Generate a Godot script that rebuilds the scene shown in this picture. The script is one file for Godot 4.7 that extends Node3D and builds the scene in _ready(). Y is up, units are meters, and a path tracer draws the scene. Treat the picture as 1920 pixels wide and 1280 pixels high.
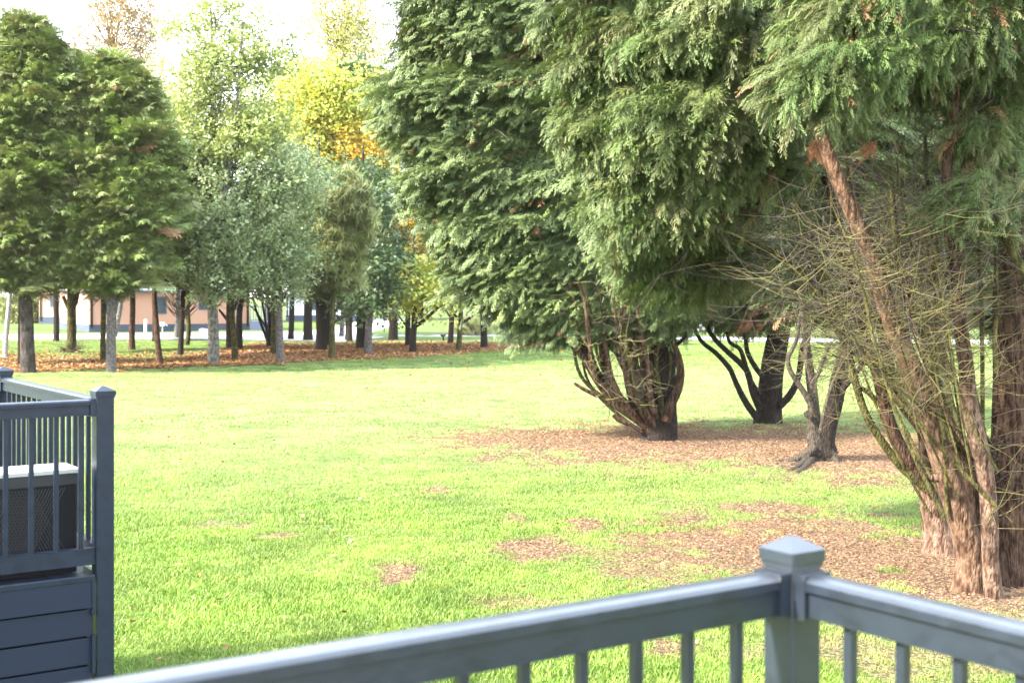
extends Node3D

# ------------------------------------------------------------------ measures
const F := 2500.0      # focal length in units of the photograph's width of 1920
const EYE := 2.5       # eye height over the lawn
const HY := 547.0      # height of the horizon in the photograph
const DECK := 1.0      # height of the deck floors
const A := Vector3(0.829, 0, -0.559)   # the two directions of the decks
const B := Vector3(0.559, 0, 0.829)

var rng := RandomNumberGenerator.new()
var rough := FastNoiseLite.new()
var fine := FastNoiseLite.new()
var M := {}
var taken := {}
var spray := []
var tuft := []
var leafy := []
var bigleaf := []
var bare_spots := []

# ------------------------------------------------------------------ mesh collectors
class Shape:
	var v := PackedVector3Array()
	var n := PackedVector3Array()
	var f := PackedInt32Array()

	func face(p: Array) -> void:      # a flat polygon, its corners in order; normal by the first three
		var nn: Vector3 = (p[1] - p[0]).cross(p[2] - p[0]).normalized()
		var at := v.size()
		for q in p:
			v.append(q)
			n.append(nn)
		for i in range(1, p.size() - 1):
			f.append_array([at, at + i, at + i + 1])

	func box(c: Vector3, s: Vector3, bx := Vector3.RIGHT, bz := Vector3.BACK, ch := 0.0) -> void:
		var by := Vector3.UP
		var h := s / 2.0
		var k := minf(ch, minf(h.x, h.z) * 0.5)
		var ring := [Vector2(h.x - k, h.z), Vector2(-h.x + k, h.z), Vector2(-h.x, h.z - k), Vector2(-h.x, -h.z + k), Vector2(-h.x + k, -h.z), Vector2(h.x - k, -h.z), Vector2(h.x, -h.z + k), Vector2(h.x, h.z - k)]
		if k <= 0.0:
			ring = [Vector2(h.x, h.z), Vector2(-h.x, h.z), Vector2(-h.x, -h.z), Vector2(h.x, -h.z)]
		var top := []
		var low := []
		for r in ring:
			top.append(c + bx * r.x + bz * r.y + by * h.y)
			low.append(c + bx * r.x + bz * r.y - by * h.y)
		solid(low, top, c)

	func solid(low: Array, top: Array, c: Vector3) -> void:   # a closed prism between two rings
		out(top, c)
		out(low, c)
		for i in low.size():
			var j := (i + 1) % low.size()
			out([low[i], low[j], top[j], top[i]], c)

	func out(p: Array, c: Vector3) -> void:   # a face that looks away from c
		var nn: Vector3 = (p[1] - p[0]).cross(p[2] - p[0])
		var m := Vector3.ZERO
		for q in p:
			m += q
		if nn.dot(m / p.size() - c) < 0.0:
			p = p.duplicate()
			p.reverse()
		face(p)

	func beam(a: Vector3, b: Vector3, prof: Array) -> void:   # a level bar of that section: x across, y up
		var d := (b - a).normalized()
		var side := d.cross(Vector3.UP).normalized()
		var low := []
		var top := []
		var m := Vector2.ZERO
		for q in prof:
			m += q / prof.size()
			low.append(a + side * q.x + Vector3.UP * q.y)
			top.append(b + side * q.x + Vector3.UP * q.y)
		solid(low, top, (a + b) / 2.0 + side * m.x + Vector3.UP * m.y)

	func tube(p: PackedVector3Array, r: PackedFloat32Array, sides: int, noise: FastNoiseLite = null, wob := 0.0) -> void:
		var at := v.size()
		var k := p.size()
		var side := Vector3.RIGHT
		var d0: Vector3 = (p[1] - p[0]).normalized()
		if absf(d0.dot(side)) > 0.9:
			side = Vector3.BACK
		for i in k:
			var d: Vector3 = (p[mini(i + 1, k - 1)] - p[maxi(i - 1, 0)]).normalized()
			side = (side - d * d.dot(side)).normalized()
			var up := d.cross(side)
			for j in sides:
				var t := TAU * j / sides
				var q := side * cos(t) + up * sin(t)
				var w := r[i]
				if noise:
					w *= 1.0 + wob * (noise.get_noise_3d(cos(t) * 90.0, sin(t) * 90.0, p[i].y * 22.0) + 0.5 * sin(t * 5.0 + p[i].x * 7.0 + noise.get_noise_1d(p[i].y * 40.0) * 2.0))
				v.append(p[i] + q * w)
				n.append(q)
		for i in k - 1:
			for j in sides:
				var j2 := (j + 1) % sides
				var a := at + i * sides + j
				var b := at + i * sides + j2
				f.append_array([a, b, a + sides, b, b + sides, a + sides])
		if noise:      # true normals on the furrowed bark
			for i in k:
				for j in sides:
					var e: Vector3 = v[at + i * sides + (j + 1) % sides] - v[at + i * sides + (j + sides - 1) % sides]
					var g: Vector3 = v[at + mini(i + 1, k - 1) * sides + j] - v[at + maxi(i - 1, 0) * sides + j]
					var q := e.cross(g).normalized()
					if q.dot(n[at + i * sides + j]) < 0.0:
						q = -q
					n[at + i * sides + j] = q
		# a closing tip
		v.append(p[k - 1])
		n.append((p[k - 1] - p[k - 2]).normalized())
		for j in sides:
			f.append_array([at + (k - 1) * sides + j, at + (k - 1) * sides + (j + 1) % sides, at + k * sides])

	func mesh() -> ArrayMesh:
		for i in range(0, f.size(), 3):
			var a := f[i]
			var b := f[i + 1]
			var c := f[i + 2]
			if (v[b] - v[a]).cross(v[c] - v[a]).dot(n[a] + n[b] + n[c]) > 0.0:
				f[i + 1] = c
				f[i + 2] = b
		var arr := []
		arr.resize(Mesh.ARRAY_MAX)
		arr[Mesh.ARRAY_VERTEX] = v
		arr[Mesh.ARRAY_NORMAL] = n
		arr[Mesh.ARRAY_INDEX] = f
		var m := ArrayMesh.new()
		m.add_surface_from_arrays(Mesh.PRIMITIVE_TRIANGLES, arr)
		return m

class Flock:            # many small copies of one mesh
	var buf := PackedFloat32Array()
	var count := 0

	func put(b: Basis, o: Vector3, c: Color) -> void:
		buf.append_array([b.x.x, b.y.x, b.z.x, o.x, b.x.y, b.y.y, b.z.y, o.y, b.x.z, b.y.z, b.z.z, o.z, c.r, c.g, c.b, 1.0])
		count += 1

# ------------------------------------------------------------------ nodes
func numbered(called: String) -> String:
	taken[called] = taken.get(called, -1) + 1
	return called if taken[called] == 0 else "%s_%03d" % [called, taken[called]]

func tag(o: Node, label: String, category := "", group := "", kind := "") -> void:
	if label: o.set_meta("label", label)
	if category: o.set_meta("category", category)
	if group: o.set_meta("group", group)
	if kind: o.set_meta("kind", kind)

func thing(called: String, label: String, category: String, at := Vector3.ZERO, group := "") -> Node3D:
	var o := Node3D.new()
	o.name = numbered(called)
	add_child(o)
	o.position = at
	tag(o, label, category, group)
	return o

func part(called: String, s: Shape, m: Material, parent: Node) -> MeshInstance3D:
	var o := MeshInstance3D.new()
	o.name = called if parent != self else numbered(called)
	var shift: Vector3 = parent.get_meta("at", Vector3.ZERO) if parent != self else Vector3.ZERO
	if parent != self and parent is Node3D:
		var up: Node = parent
		while up != self:
			shift += up.position
			up = up.get_parent()
	if shift != Vector3.ZERO:
		for i in s.v.size():
			s.v[i] -= shift
	o.mesh = s.mesh()
	o.material_override = m
	parent.add_child(o, true)
	return o

func flock(called: String, k: Flock, mesh: Mesh, m: Material, parent: Node) -> MultiMeshInstance3D:
	var mm := MultiMesh.new()
	mm.transform_format = MultiMesh.TRANSFORM_3D
	mm.use_colors = true
	mm.mesh = mesh
	mm.instance_count = k.count
	if parent != self:
		var s: Vector3 = parent.position
		for i in k.count:
			k.buf[i * 16 + 3] -= s.x
			k.buf[i * 16 + 7] -= s.y
			k.buf[i * 16 + 11] -= s.z
	mm.buffer = k.buf
	var o := MultiMeshInstance3D.new()
	o.name = called if parent != self else numbered(called)
	o.multimesh = mm
	o.material_override = m
	parent.add_child(o, true)
	o.set_meta("kind", "stuff")
	return o

# ------------------------------------------------------------------ places
func P(px: float, py: float, d: float) -> Vector3:          # a point at that distance
	return Vector3((px - 960.0) / F * d, EYE - (py - HY) / F * d, -d)

func G(px: float, py: float) -> Vector3:                    # a point on the lawn
	return P(px, py, EYE * F / (py - HY))

func curve(q: Array, per := 5) -> PackedVector3Array:       # smooth line through points
	var r := PackedVector3Array()
	for i in q.size() - 1:
		var a: Vector3 = q[maxi(i - 1, 0)]
		var b: Vector3 = q[i]
		var c: Vector3 = q[i + 1]
		var d: Vector3 = q[mini(i + 2, q.size() - 1)]
		for k in per:
			r.append(b.cubic_interpolate(c, a, d, float(k) / per))
	r.append(q[q.size() - 1])
	return r

func spread_radii(q: Array, per := 5) -> PackedFloat32Array:
	var r := PackedFloat32Array()
	for i in q.size() - 1:
		for k in per:
			r.append(lerpf(q[i], q[i + 1], float(k) / per))
	r.append(q[q.size() - 1])
	return r

func limb(pts: Array, d: float, sides := 10, wob := 0.0, d_end := -1.0) -> Shape:    # [px, py, half width in px] each
	var q := []
	var r := []
	for i in pts.size():
		var dd := d if d_end < 0.0 else lerpf(d, d_end, float(i) / (pts.size() - 1))
		q.append(P(pts[i][0], pts[i][1], dd))
		r.append(pts[i][2] / F * dd)
	var s := Shape.new()
	s.tube(curve(q), spread_radii(r), sides, rough if wob > 0.0 else null, wob)
	return s

# ------------------------------------------------------------------ materials
func hue(r: float, g: float, b: float) -> Color:
	return Color(r, g, b).linear_to_srgb()

func noise_tex(freq: float, octaves := 4, normal := false, lo := 0.0, hi := 1.0, kind := FastNoiseLite.TYPE_SIMPLEX) -> NoiseTexture2D:
	var t := NoiseTexture2D.new()
	var k := FastNoiseLite.new()
	k.noise_type = kind
	k.frequency = freq
	k.fractal_octaves = octaves
	k.seed = int(freq * 1000.0) + octaves
	t.noise = k
	t.width = 512
	t.height = 512
	t.seamless = true
	t.as_normal_map = normal
	if not normal:
		var ramp := Gradient.new()
		ramp.set_color(0, Color(lo, lo, lo))
		ramp.set_color(1, Color(hi, hi, hi))
		t.color_ramp = ramp
	return t

func flat(r: float, g: float, b: float, ro := 0.6) -> StandardMaterial3D:
	var m := StandardMaterial3D.new()
	m.albedo_color = hue(r, g, b)
	m.roughness = ro
	return m

func bark(r: float, g: float, b: float, up: float, across: float, tone: Texture2D, relief: Texture2D, deep := 3.0) -> StandardMaterial3D:
	var m := flat(r, g, b, 0.95)
	m.metallic_specular = 0.25
	m.albedo_texture = tone
	m.heightmap_enabled = true
	m.heightmap_texture = relief
	m.heightmap_scale = deep
	m.uv1_triplanar = true
	m.uv1_world_triplanar = true
	m.uv1_scale = Vector3(across, up, across)
	return m

func leaf_mat(back: float, ro := 0.55) -> StandardMaterial3D:
	var m := StandardMaterial3D.new()
	m.vertex_color_use_as_albedo = true
	m.roughness = ro
	m.metallic_specular = 0.4
	m.backlight_enabled = true
	m.backlight = hue(back, back, back * 0.7)
	return m

func materials() -> void:
	var speck := noise_tex(0.03, 5, false, 0.45, 1.0)
	var blotch := noise_tex(0.012, 4, false, 0.35, 1.0)
	var grain := noise_tex(0.05, 5, false, 0.0, 1.0)
	var peel := noise_tex(0.022, 5)
	var g0 := Gradient.new()
	g0.offsets = PackedFloat32Array([0.25, 0.42, 0.55, 0.68, 0.8])
	g0.colors = PackedColorArray([Color(0.42, 0.36, 0.34), Color(0.68, 0.60, 0.56), Color(0.84, 0.77, 0.72), Color(1, 0.97, 0.94), Color(0.74, 0.69, 0.67)])
	peel.color_ramp = g0
	M.red_bark = bark(0.088, 0.06, 0.043, 0.35, 1.6, peel, grain, 2.5)
	M.pale_bark = bark(0.175, 0.13, 0.10, 0.45, 1.5, peel, grain, 2.0)
	M.knot_bark = bark(0.17, 0.148, 0.135, 0.5, 0.6, speck, grain, 2.0)
	M.stem_bark = bark(0.15, 0.105, 0.074, 0.4, 1.3, peel, grain, 1.5)
	M.gnarl_bark = bark(0.095, 0.076, 0.058, 0.4, 1.6, speck, grain, 3.0)
	M.grey_bark = bark(0.21, 0.20, 0.165, 0.8, 1.2, blotch, grain, 2.0)
	M.moss_bark = bark(0.115, 0.105, 0.035, 0.6, 1.5, blotch, grain, 2.5)
	M.grey_brown_bark = bark(0.095, 0.078, 0.068, 0.4, 0.9, blotch, grain, 3.0)  # dark grey brown of the thick leftmost trunk
	M.olive_bark = bark(0.12, 0.105, 0.036, 0.6, 1.5, blotch, grain, 1.5)
	M.dark_bark = bark(0.05, 0.037, 0.029, 0.4, 2.0, speck, grain, 4.0)
	M.birch_bark = bark(0.62, 0.58, 0.54, 3.0, 0.6, noise_tex(0.02, 3, false, 0.2, 1.3), grain, 1.0)
	M.twig = flat(0.10, 0.088, 0.028, 0.9)
	M.brown_twig = flat(0.032, 0.022, 0.014, 0.9)
	M.needle = leaf_mat(0.25)
	M.leaf = leaf_mat(0.6, 0.5)
	M.litter = leaf_mat(0.2, 0.8)
	M.blade = leaf_mat(0.5, 0.5)
	var g := StandardMaterial3D.new()
	g.vertex_color_use_as_albedo = true
	g.roughness = 0.95
	g.metallic_specular = 0.2
	g.albedo_texture = noise_tex(0.06, 5, false, 0.5, 1.0)
	g.heightmap_enabled = true
	g.heightmap_texture = grain
	g.heightmap_scale = 3.0
	g.uv1_triplanar = true
	g.uv1_world_triplanar = true
	g.uv1_scale = Vector3(0.55, 0.55, 0.55)
	M.ground = g
	M.road = flat(0.34, 0.33, 0.33, 0.85)
	M.road.albedo_texture = noise_tex(0.1, 3, false, 0.8, 1.0)
	M.road.uv1_triplanar = true
	M.road.uv1_world_triplanar = true
	var rail := flat(0.0112, 0.0158, 0.0235, 0.4)
	rail.albedo_texture = noise_tex(0.007, 5, false, 0.72, 1.2)
	rail.roughness_texture = noise_tex(0.02, 4, false, 0.7, 1.0)
	rail.uv1_triplanar = true
	rail.uv1_scale = Vector3(3, 3, 3)
	rail.heightmap_enabled = true
	rail.heightmap_texture = grain
	rail.heightmap_scale = 0.03
	rail.clearcoat_enabled = true
	rail.clearcoat = 0.45
	rail.clearcoat_roughness = 0.28
	M.rail = rail
	var far_rail: StandardMaterial3D = rail.duplicate()
	far_rail.albedo_color = hue(0.0082, 0.0128, 0.0245)
	far_rail.clearcoat_enabled = false
	far_rail.metallic_specular = 0.35
	M.far_rail = far_rail
	M.rail_clad = flat(0.008, 0.0125, 0.0245, 0.5)
	M.rail_clad.metallic_specular = 0.3
	M.deck_board = flat(0.05, 0.05, 0.05, 0.8)
	M.lid = flat(0.3, 0.3, 0.3, 0.5)
	M.rattan = flat(0.006, 0.0065, 0.009, 0.6)
	M.lodge = flat(0.38, 0.21, 0.145, 0.7)
	M.lodge_pale = flat(0.55, 0.58, 0.62, 0.6)
	M.navy = flat(0.035, 0.05, 0.085, 0.5)
	M.dark = flat(0.004, 0.0045, 0.006, 0.6)
	M.dark.metallic_specular = 0.3
	M.white = flat(0.78, 0.78, 0.77, 0.5)
	M.roof = flat(0.35, 0.38, 0.4, 0.5)
	M.cabinet = flat(0.30, 0.38, 0.33, 0.6)
	M.wood = flat(0.36, 0.25, 0.15, 0.8)
	var gl := flat(0.03, 0.045, 0.06, 0.08)
	M.glass = gl

# ------------------------------------------------------------------ small meshes for foliage
func flat_mesh(v: PackedVector3Array) -> ArrayMesh:
	var arr := []
	arr.resize(Mesh.ARRAY_MAX)
	arr[Mesh.ARRAY_VERTEX] = v
	var m := ArrayMesh.new()
	m.add_surface_from_arrays(Mesh.PRIMITIVE_TRIANGLES, arr)
	return m

func make_spray(n: int, fat: float, low := 0.2) -> ArrayMesh:        # a drooping, ragged frond of scale leaves, one unit long, pointing along x
	var v := PackedVector3Array()
	var droop := rng.randf_range(low, low + 0.3)
	var bend := rng.randf_range(-0.25, 0.25)
	for i in n:
		var t := 0.06 + 0.9 * i / (n - 1)
		var o := Vector3(t, -droop * t * t, bend * t * t)
		var tang := Vector3(1, -2.0 * droop * t, 2.0 * bend * t).normalized()
		for s in [-1.0, 1.0]:
			if rng.randf() < 0.22:
				continue
			var l := (0.36 * pow(1.0 - t, 0.5) + 0.09) * rng.randf_range(0.5, 1.25)
			var d: Vector3 = (tang * rng.randf_range(0.7, 1.2) + Vector3(0, rng.randf_range(-0.6, 0.25), s * rng.randf_range(0.35, 0.9))).normalized()
			var side := d.cross(Vector3.UP).normalized()
			var w := 0.016 * fat
			var e := o + d * l + Vector3(0, -0.16 * l, 0)
			v.append_array([o - side * w * 0.5, o + side * w * 0.5, e])
			for k in 3:
				var t2 := 0.2 + 0.28 * k + rng.randf_range(-0.08, 0.08)
				var q := o.lerp(e, t2)
				for s2 in [-1.0, 1.0]:
					var d2: Vector3 = (d * rng.randf_range(0.8, 1.3) + side * s2 * rng.randf_range(0.3, 0.8) + Vector3(0, rng.randf_range(-0.5, 0.25), 0)).normalized()
					var l2 := l * rng.randf_range(0.3, 0.55) * (1.2 - t2)
					v.append_array([q, q + d2 * l2 * 0.55 + d2.cross(Vector3.UP).normalized() * 0.02 * fat, q + d2 * l2 * 1.2])
	return flat_mesh(v)

func make_tuft() -> ArrayMesh:         # a brush of needles
	var v := PackedVector3Array()
	for i in 30:
		var d := Vector3(rng.randf_range(-0.2, 1.0), rng.randf_range(-0.7, 0.7), rng.randf_range(-0.7, 0.7)).normalized()
		var o := Vector3(rng.randf_range(0.0, 0.5), rng.randf_range(-0.04, 0.04), rng.randf_range(-0.04, 0.04))
		var s := d.cross(Vector3(0.3, 1, 0.2)).normalized() * 0.034
		v.append_array([o - s, o + s, o + d * rng.randf_range(0.35, 0.6)])
	return flat_mesh(v)

func make_leaves(n: int, size: float) -> ArrayMesh:      # a loose handful of leaves in a ball one unit across
	var v := PackedVector3Array()
	for i in n:
		var o := Vector3(rng.randfn(0, 0.24), rng.randfn(0, 0.24), rng.randfn(0, 0.24))
		var d := Vector3(rng.randf_range(-1, 1), rng.randf_range(-1.0, 0.3), rng.randf_range(-1, 1)).normalized()
		var s := d.cross(Vector3(rng.randf_range(-0.5, 0.5), 1, rng.randf_range(-0.5, 0.5))).normalized()
		var up := s.cross(d) * 0.12 * size
		var l := size * rng.randf_range(0.7, 1.2)
		var a := o + d * l * 0.45 + s * l * 0.36 + up
		var b := o + d * l * 0.45 - s * l * 0.36 + up
		v.append_array([o, a, o + d * l, o, o + d * l, b])
	return flat_mesh(v)

func make_clump(n: int, tall: float, r: float, w: float) -> ArrayMesh:
	var v := PackedVector3Array()
	for i in n:
		var a := rng.randf() * TAU
		var q := sqrt(rng.randf()) * r
		var o := Vector3(cos(a) * q, -0.01, sin(a) * q)
		var b := rng.randf() * TAU
		var lean := Vector3(cos(b), 0, sin(b)) * rng.randf_range(0.1, 0.75)
		var h := tall * rng.randf_range(0.5, 1.1)
		var s := Vector3(-sin(b), 0, cos(b)).rotated(Vector3.UP, rng.randf_range(-0.8, 0.8)) * w * 0.5
		var m := o + Vector3.UP * h * 0.6 + lean * h * 0.3
		var e := o + Vector3.UP * h * 0.9 + lean * h
		v.append_array([o - s, o + s, m + s * 0.8, o - s, m + s * 0.8, m - s * 0.8, m - s * 0.8, m + s * 0.8, e])
	return flat_mesh(v)

# ------------------------------------------------------------------ crowns
func tint(c: Array, k := 0.25) -> Color:
	var t := rng.randf()
	var a: Color = c[rng.randi() % c.size()]
	var b: Color = c[rng.randi() % c.size()]
	var r := a.lerp(b, t) * rng.randf_range(1.0 - k, 1.0 + k)
	return r

func bough(k: Flock, wood: Shape, a: Vector3, e: Vector3, n: int, size: float, pal: Array, spread: float, hang := 0.5) -> void:
	var len := a.distance_to(e)
	var mid := (a + e) / 2.0 + Vector3.UP * len * rng.randf_range(0.05, 0.22)
	if wood:
		var pts := PackedVector3Array()
		var rad := PackedFloat32Array()
		for i in 5:
			var t := i / 4.0
			pts.append(a.lerp(mid, t).lerp(mid.lerp(e, t), t))
			rad.append((lerpf(0.014, 0.003, t) * minf(1.0, 0.15 + t * 4.0)) * (0.6 + 0.25 * len))
		wood.tube(pts, rad, 4)
	var own := tint(pal, 0.34)
	for i in n:
		var t := 0.25 + 0.75 * pow(rng.randf(), 0.7)
		var p := a.lerp(mid, t).lerp(mid.lerp(e, t), t)
		var tang := (mid.lerp(e, t) - a.lerp(mid, t)).normalized()
		var side := tang.cross(Vector3.UP).normalized()
		var sg := rng.randf_range(-1, 1)
		p += side * sg * spread * (1.15 - 0.75 * t) + Vector3.UP * rng.randf_range(-0.35, 0.25) * spread
		var d := (tang * 0.8 + side * sg * rng.randf_range(0.4, 1.1) + Vector3(rng.randfn(0, 0.18), rng.randf_range(-hang * 1.4, 0.28), rng.randfn(0, 0.18))).normalized()
		var z := d.cross(Vector3.UP.rotated(d, rng.randf_range(-0.7, 0.7))).normalized()
		var s := size * rng.randf_range(0.5, 1.5)
		k.put(Basis(d * s, z.cross(d) * s, z * s), p, Color(0.2, 0.11, 0.05) if rng.randf() < 0.012 else own.lerp(tint(pal, 0.25), 0.45))

# blobs: [px, py, half width, half height, boughs] at distance d; axis: where the trunk stands
func cypress_crown(tree: Node, blobs: Array, d: float, axis: Vector3, size: float, pal: Array, per: int, reach: float, deep := 0.8, hang := 0.5, wood_m: Material = null, mesh: ArrayMesh = null, rise := 0.12, wide := 0.28) -> void:
	var k := Flock.new()
	var w := Shape.new()
	for b in blobs:
		var dd: float = b[5] if b.size() > 5 else d
		var c := P(b[0], b[1], dd)
		var rx: float = b[2] / F * dd
		var ry: float = b[3] / F * dd
		for i in int(b[4]):
			var q := Vector3(rng.randfn(), rng.randfn(), rng.randfn()).normalized() * pow(rng.randf(), 0.35) * (1.0 if rng.randf() < 0.75 else rng.randf_range(1.05, 1.3))
			var e := c + Vector3(q.x * rx, q.y * ry, q.z * rx * deep)
			var dir := Vector3(e.x - axis.x, 0, e.z - axis.z)
			dir = (dir.normalized() + Vector3(rng.randfn(0, 0.3), 0, rng.randfn(0, 0.3))).normalized()
			var l := reach * rng.randf_range(0.7, 1.3)
			bough(k, w, e - dir * l - Vector3.UP * l * (rise + rng.randf_range(-0.22, 0.22)), e, int(per * rng.randf_range(0.7, 1.3)), size, pal, reach * wide, hang)
	flock("crown", k, mesh if mesh else spray[rng.randi() % 2 + (0 if d < 16.0 else 2 if d < 30.0 else 4)], M.needle, tree)
	part("branches", w, wood_m if wood_m else M.brown_twig, tree).set_meta("kind", "stuff")

func leafy_crown(tree: Node, blobs: Array, d: float, axis: Vector3, top: float, size: float, pal: Array, per: int, clump: float, mesh: ArrayMesh, mat: Material, called := "crown", wood_m: Material = null, weep := 0.7) -> void:
	var k := Flock.new()
	var w := Shape.new()
	for b in blobs:
		var c := P(b[0], b[1], d)
		var rx: float = b[2] / F * d
		var ry: float = b[3] / F * d
		var own: Array = b[5] if b.size() > 5 else pal
		for i in int(b[4]):
			var q := Vector3(rng.randfn(), rng.randfn(), rng.randfn()).normalized() * pow(rng.randf(), 0.4)
			var e := c + Vector3(q.x * rx, q.y * ry, q.z * rx * 0.85)
			var tone := tint(own, 0.2)
			for j in per:
				var o := Vector3(rng.randfn(0, clump), rng.randfn(0, clump * weep), rng.randfn(0, clump))
				var s := size * rng.randf_range(0.7, 1.3)
				k.put(Basis.from_euler(Vector3(rng.randf_range(-0.6, 0.6), rng.randf() * TAU, rng.randf_range(-0.6, 0.6))).scaled(Vector3(s, s, s)), e + o, tone.lerp(tint(own, 0.25), 0.5))
			if i % (2 if weep < 1.0 else 5) == 0:
				var a := Vector3(axis.x, clampf(e.y - rx * rng.randf_range(0.3, 0.9), axis.y + 1.0, top), axis.z)
				var m := (a + e) / 2.0 + Vector3(rng.randfn(0, 0.15), rng.randf_range(-0.3, 0.1), rng.randfn(0, 0.15))
				w.tube(curve([a, m, e], 3), spread_radii([0.035, 0.02, 0.006], 3), 4)
	flock(called, k, mesh, mat, tree)
	if w.f.size():
		part("branches", w, wood_m if wood_m else M.brown_twig, tree).set_meta("kind", "stuff")

func twigs(into: Shape, pts: PackedVector3Array, n: int, l0: float, l1: float, r: float, droop: float, pull := Vector3.ZERO) -> void:
	for i in n:
		var at := rng.randi() % (pts.size() - 1)
		var o: Vector3 = pts[at].lerp(pts[at + 1], rng.randf())
		var d := (Vector3(rng.randfn(), rng.randf_range(-0.7, 0.9), rng.randfn()) + pull).normalized()
		var l := rng.randf_range(l0, l1)
		var q := PackedVector3Array([o])
		var rad := PackedFloat32Array([r])
		for s in 4:
			d = (d + Vector3(rng.randfn(0, 0.22), rng.randfn(0, 0.2) + droop, rng.randfn(0, 0.22))).normalized()
			q.append(q[s] + d * l / 4.0)
			rad.append(r * (1.0 - 0.22 * (s + 1)))
		into.tube(q, rad, 3)
		if rng.randf() < 0.6:
			var s := 1 + rng.randi() % 3
			var d2 := (d + Vector3(rng.randfn(0, 0.7), rng.randfn(0, 0.4), rng.randfn(0, 0.7))).normalized()
			into.tube(PackedVector3Array([q[s], q[s] + d2 * l * 0.2, q[s] + d2 * l * 0.42 + Vector3.UP * droop * l * 0.4]), PackedFloat32Array([r * 0.7, r * 0.5, r * 0.25]), 3)

# ------------------------------------------------------------------ the lawn
func spot(px: float, py: float, rx: float, ry: float, strength := 1.0) -> void:
	var d := EYE * F / (py - HY)
	var far := EYE * F / (py - ry - HY)
	var near := EYE * F / (py + ry - HY)
	bare_spots.append([(px - 960.0) / F * d, -(far + near) / 2.0, rx / F * d, (far - near) / 2.0, strength])

func needles_at(x: float, z: float) -> float:       # how far the grass has given way to needles and soil
	var most := 0.0
	var wob := rough.get_noise_2d(x * 60.0, z * 60.0) * 0.75 + fine.get_noise_2d(x * 60.0, z * 60.0) * 0.65
	for s in bare_spots:
		var dx: float = (x - s[0]) / s[2]
		var dz: float = (z - s[1]) / s[3]
		var q := dx * dx + dz * dz
		if q < 3.5:
			most = maxf(most, s[4] * smoothstep(1.3, 0.55, sqrt(q) + wob))
	return most

func row_edge(x: float) -> float:                  # distance at which the leaf litter under the row begins
	var e := [[-22.0, 39.5], [-15.5, 40.3], [-11.8, 41.9], [-8.4, 45.2], [-3.3, 51.0], [0.0, 57.3], [1.2, 60.0], [3.0, 66.0]]
	for i in e.size() - 1:
		if x < e[i + 1][0]:
			return lerpf(e[i][1], e[i + 1][1], clampf((x - e[i][0]) / (e[i + 1][0] - e[i][0]), 0, 1))
	return 70.0

func leaves_at(x: float, z: float) -> float:
	var d := -z
	if d < 38.0 or d > 70.0 or x > 4.0:
		return 0.0
	var wob := rough.get_noise_2d(x * 25.0, z * 25.0) * 2.2 + fine.get_noise_2d(x * 30.0, z * 30.0) * 1.2
	var k := smoothstep(-0.3, 1.3, d - row_edge(x) + wob) * smoothstep(67.0, 62.0, d + wob)
	if x < -12.5:
		k *= 0.8 * smoothstep(56.0, 46.0, d + wob * 2.0)
	return k

func height(x: float, z: float) -> float:
	return rough.get_noise_2d(x * 6.0, z * 6.0) * 0.07 * smoothstep(5.0, 12.0, -z)

func axis_list(parts: Array) -> PackedFloat32Array:
	var r := PackedFloat32Array()
	for p in parts:
		var n := int(round(absf(p[1] - p[0]) / p[2]))
		for i in n:
			r.append(lerpf(p[0], p[1], float(i) / n))
	r.append(parts[-1][1])
	return r

func ground() -> void:
	var xs := axis_list([[-420.0, -100.0, 20.0], [-100.0, -30.0, 3.5], [-30.0, -9.0, 0.4], [-9.0, 9.0, 0.14], [9.0, 30.0, 0.4], [30.0, 100.0, 3.5], [100.0, 420.0, 20.0]])
	var zs := axis_list([[30.0, -6.0, 2.0], [-6.0, -28.0, 0.14], [-28.0, -70.0, 0.4], [-70.0, -130.0, 3.0], [-130.0, -600.0, 25.0]])
	var v := PackedVector3Array()
	var n := PackedVector3Array()
	var c := PackedColorArray()
	var f := PackedInt32Array()
	for z in zs:
		for x in xs:
			v.append(Vector3(x, height(x, z), z))
			n.append(Vector3.UP)
			var k := needles_at(x, z) if z > -30.0 and z < -5.0 else 0.0
			var l := leaves_at(x, z)
			var w := rough.get_noise_2d(x * 9.0, z * 9.0)
			var grass := Color(0.10, 0.16, 0.035).lerp(Color(0.17, 0.215, 0.07), clampf(0.5 + w * 0.9, 0, 1))
			var u := clampf(0.5 + fine.get_noise_2d(x * 25.0, z * 25.0) * 1.3, 0, 1)
			var soil := Color(0.22, 0.145, 0.09).lerp(Color(0.125, 0.084, 0.056), u)
			c.append(grass.lerp(soil, k).lerp(Color(0.14, 0.06, 0.022), l * 0.9))
	var w2 := xs.size()
	for i in zs.size() - 1:
		for j in w2 - 1:
			var a := i * w2 + j
			f.append_array([a, a + w2, a + 1, a + 1, a + w2, a + w2 + 1])
	for i in range(0, f.size(), 3):       # clockwise seen from above
		if (v[f[i + 1]] - v[f[i]]).cross(v[f[i + 2]] - v[f[i]]).y > 0.0:
			var t := f[i + 1]
			f[i + 1] = f[i + 2]
			f[i + 2] = t
	var arr := []
	arr.resize(Mesh.ARRAY_MAX)
	arr[Mesh.ARRAY_VERTEX] = v
	arr[Mesh.ARRAY_NORMAL] = n
	arr[Mesh.ARRAY_COLOR] = c
	arr[Mesh.ARRAY_INDEX] = f
	var m := ArrayMesh.new()
	m.add_surface_from_arrays(Mesh.PRIMITIVE_TRIANGLES, arr)
	var o := MeshInstance3D.new()
	o.name = "ground"
	o.mesh = m
	o.material_override = M.ground
	add_child(o)
	tag(o, "wide green lawn with brown bare soil under the trees", "ground", "", "structure")

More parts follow.
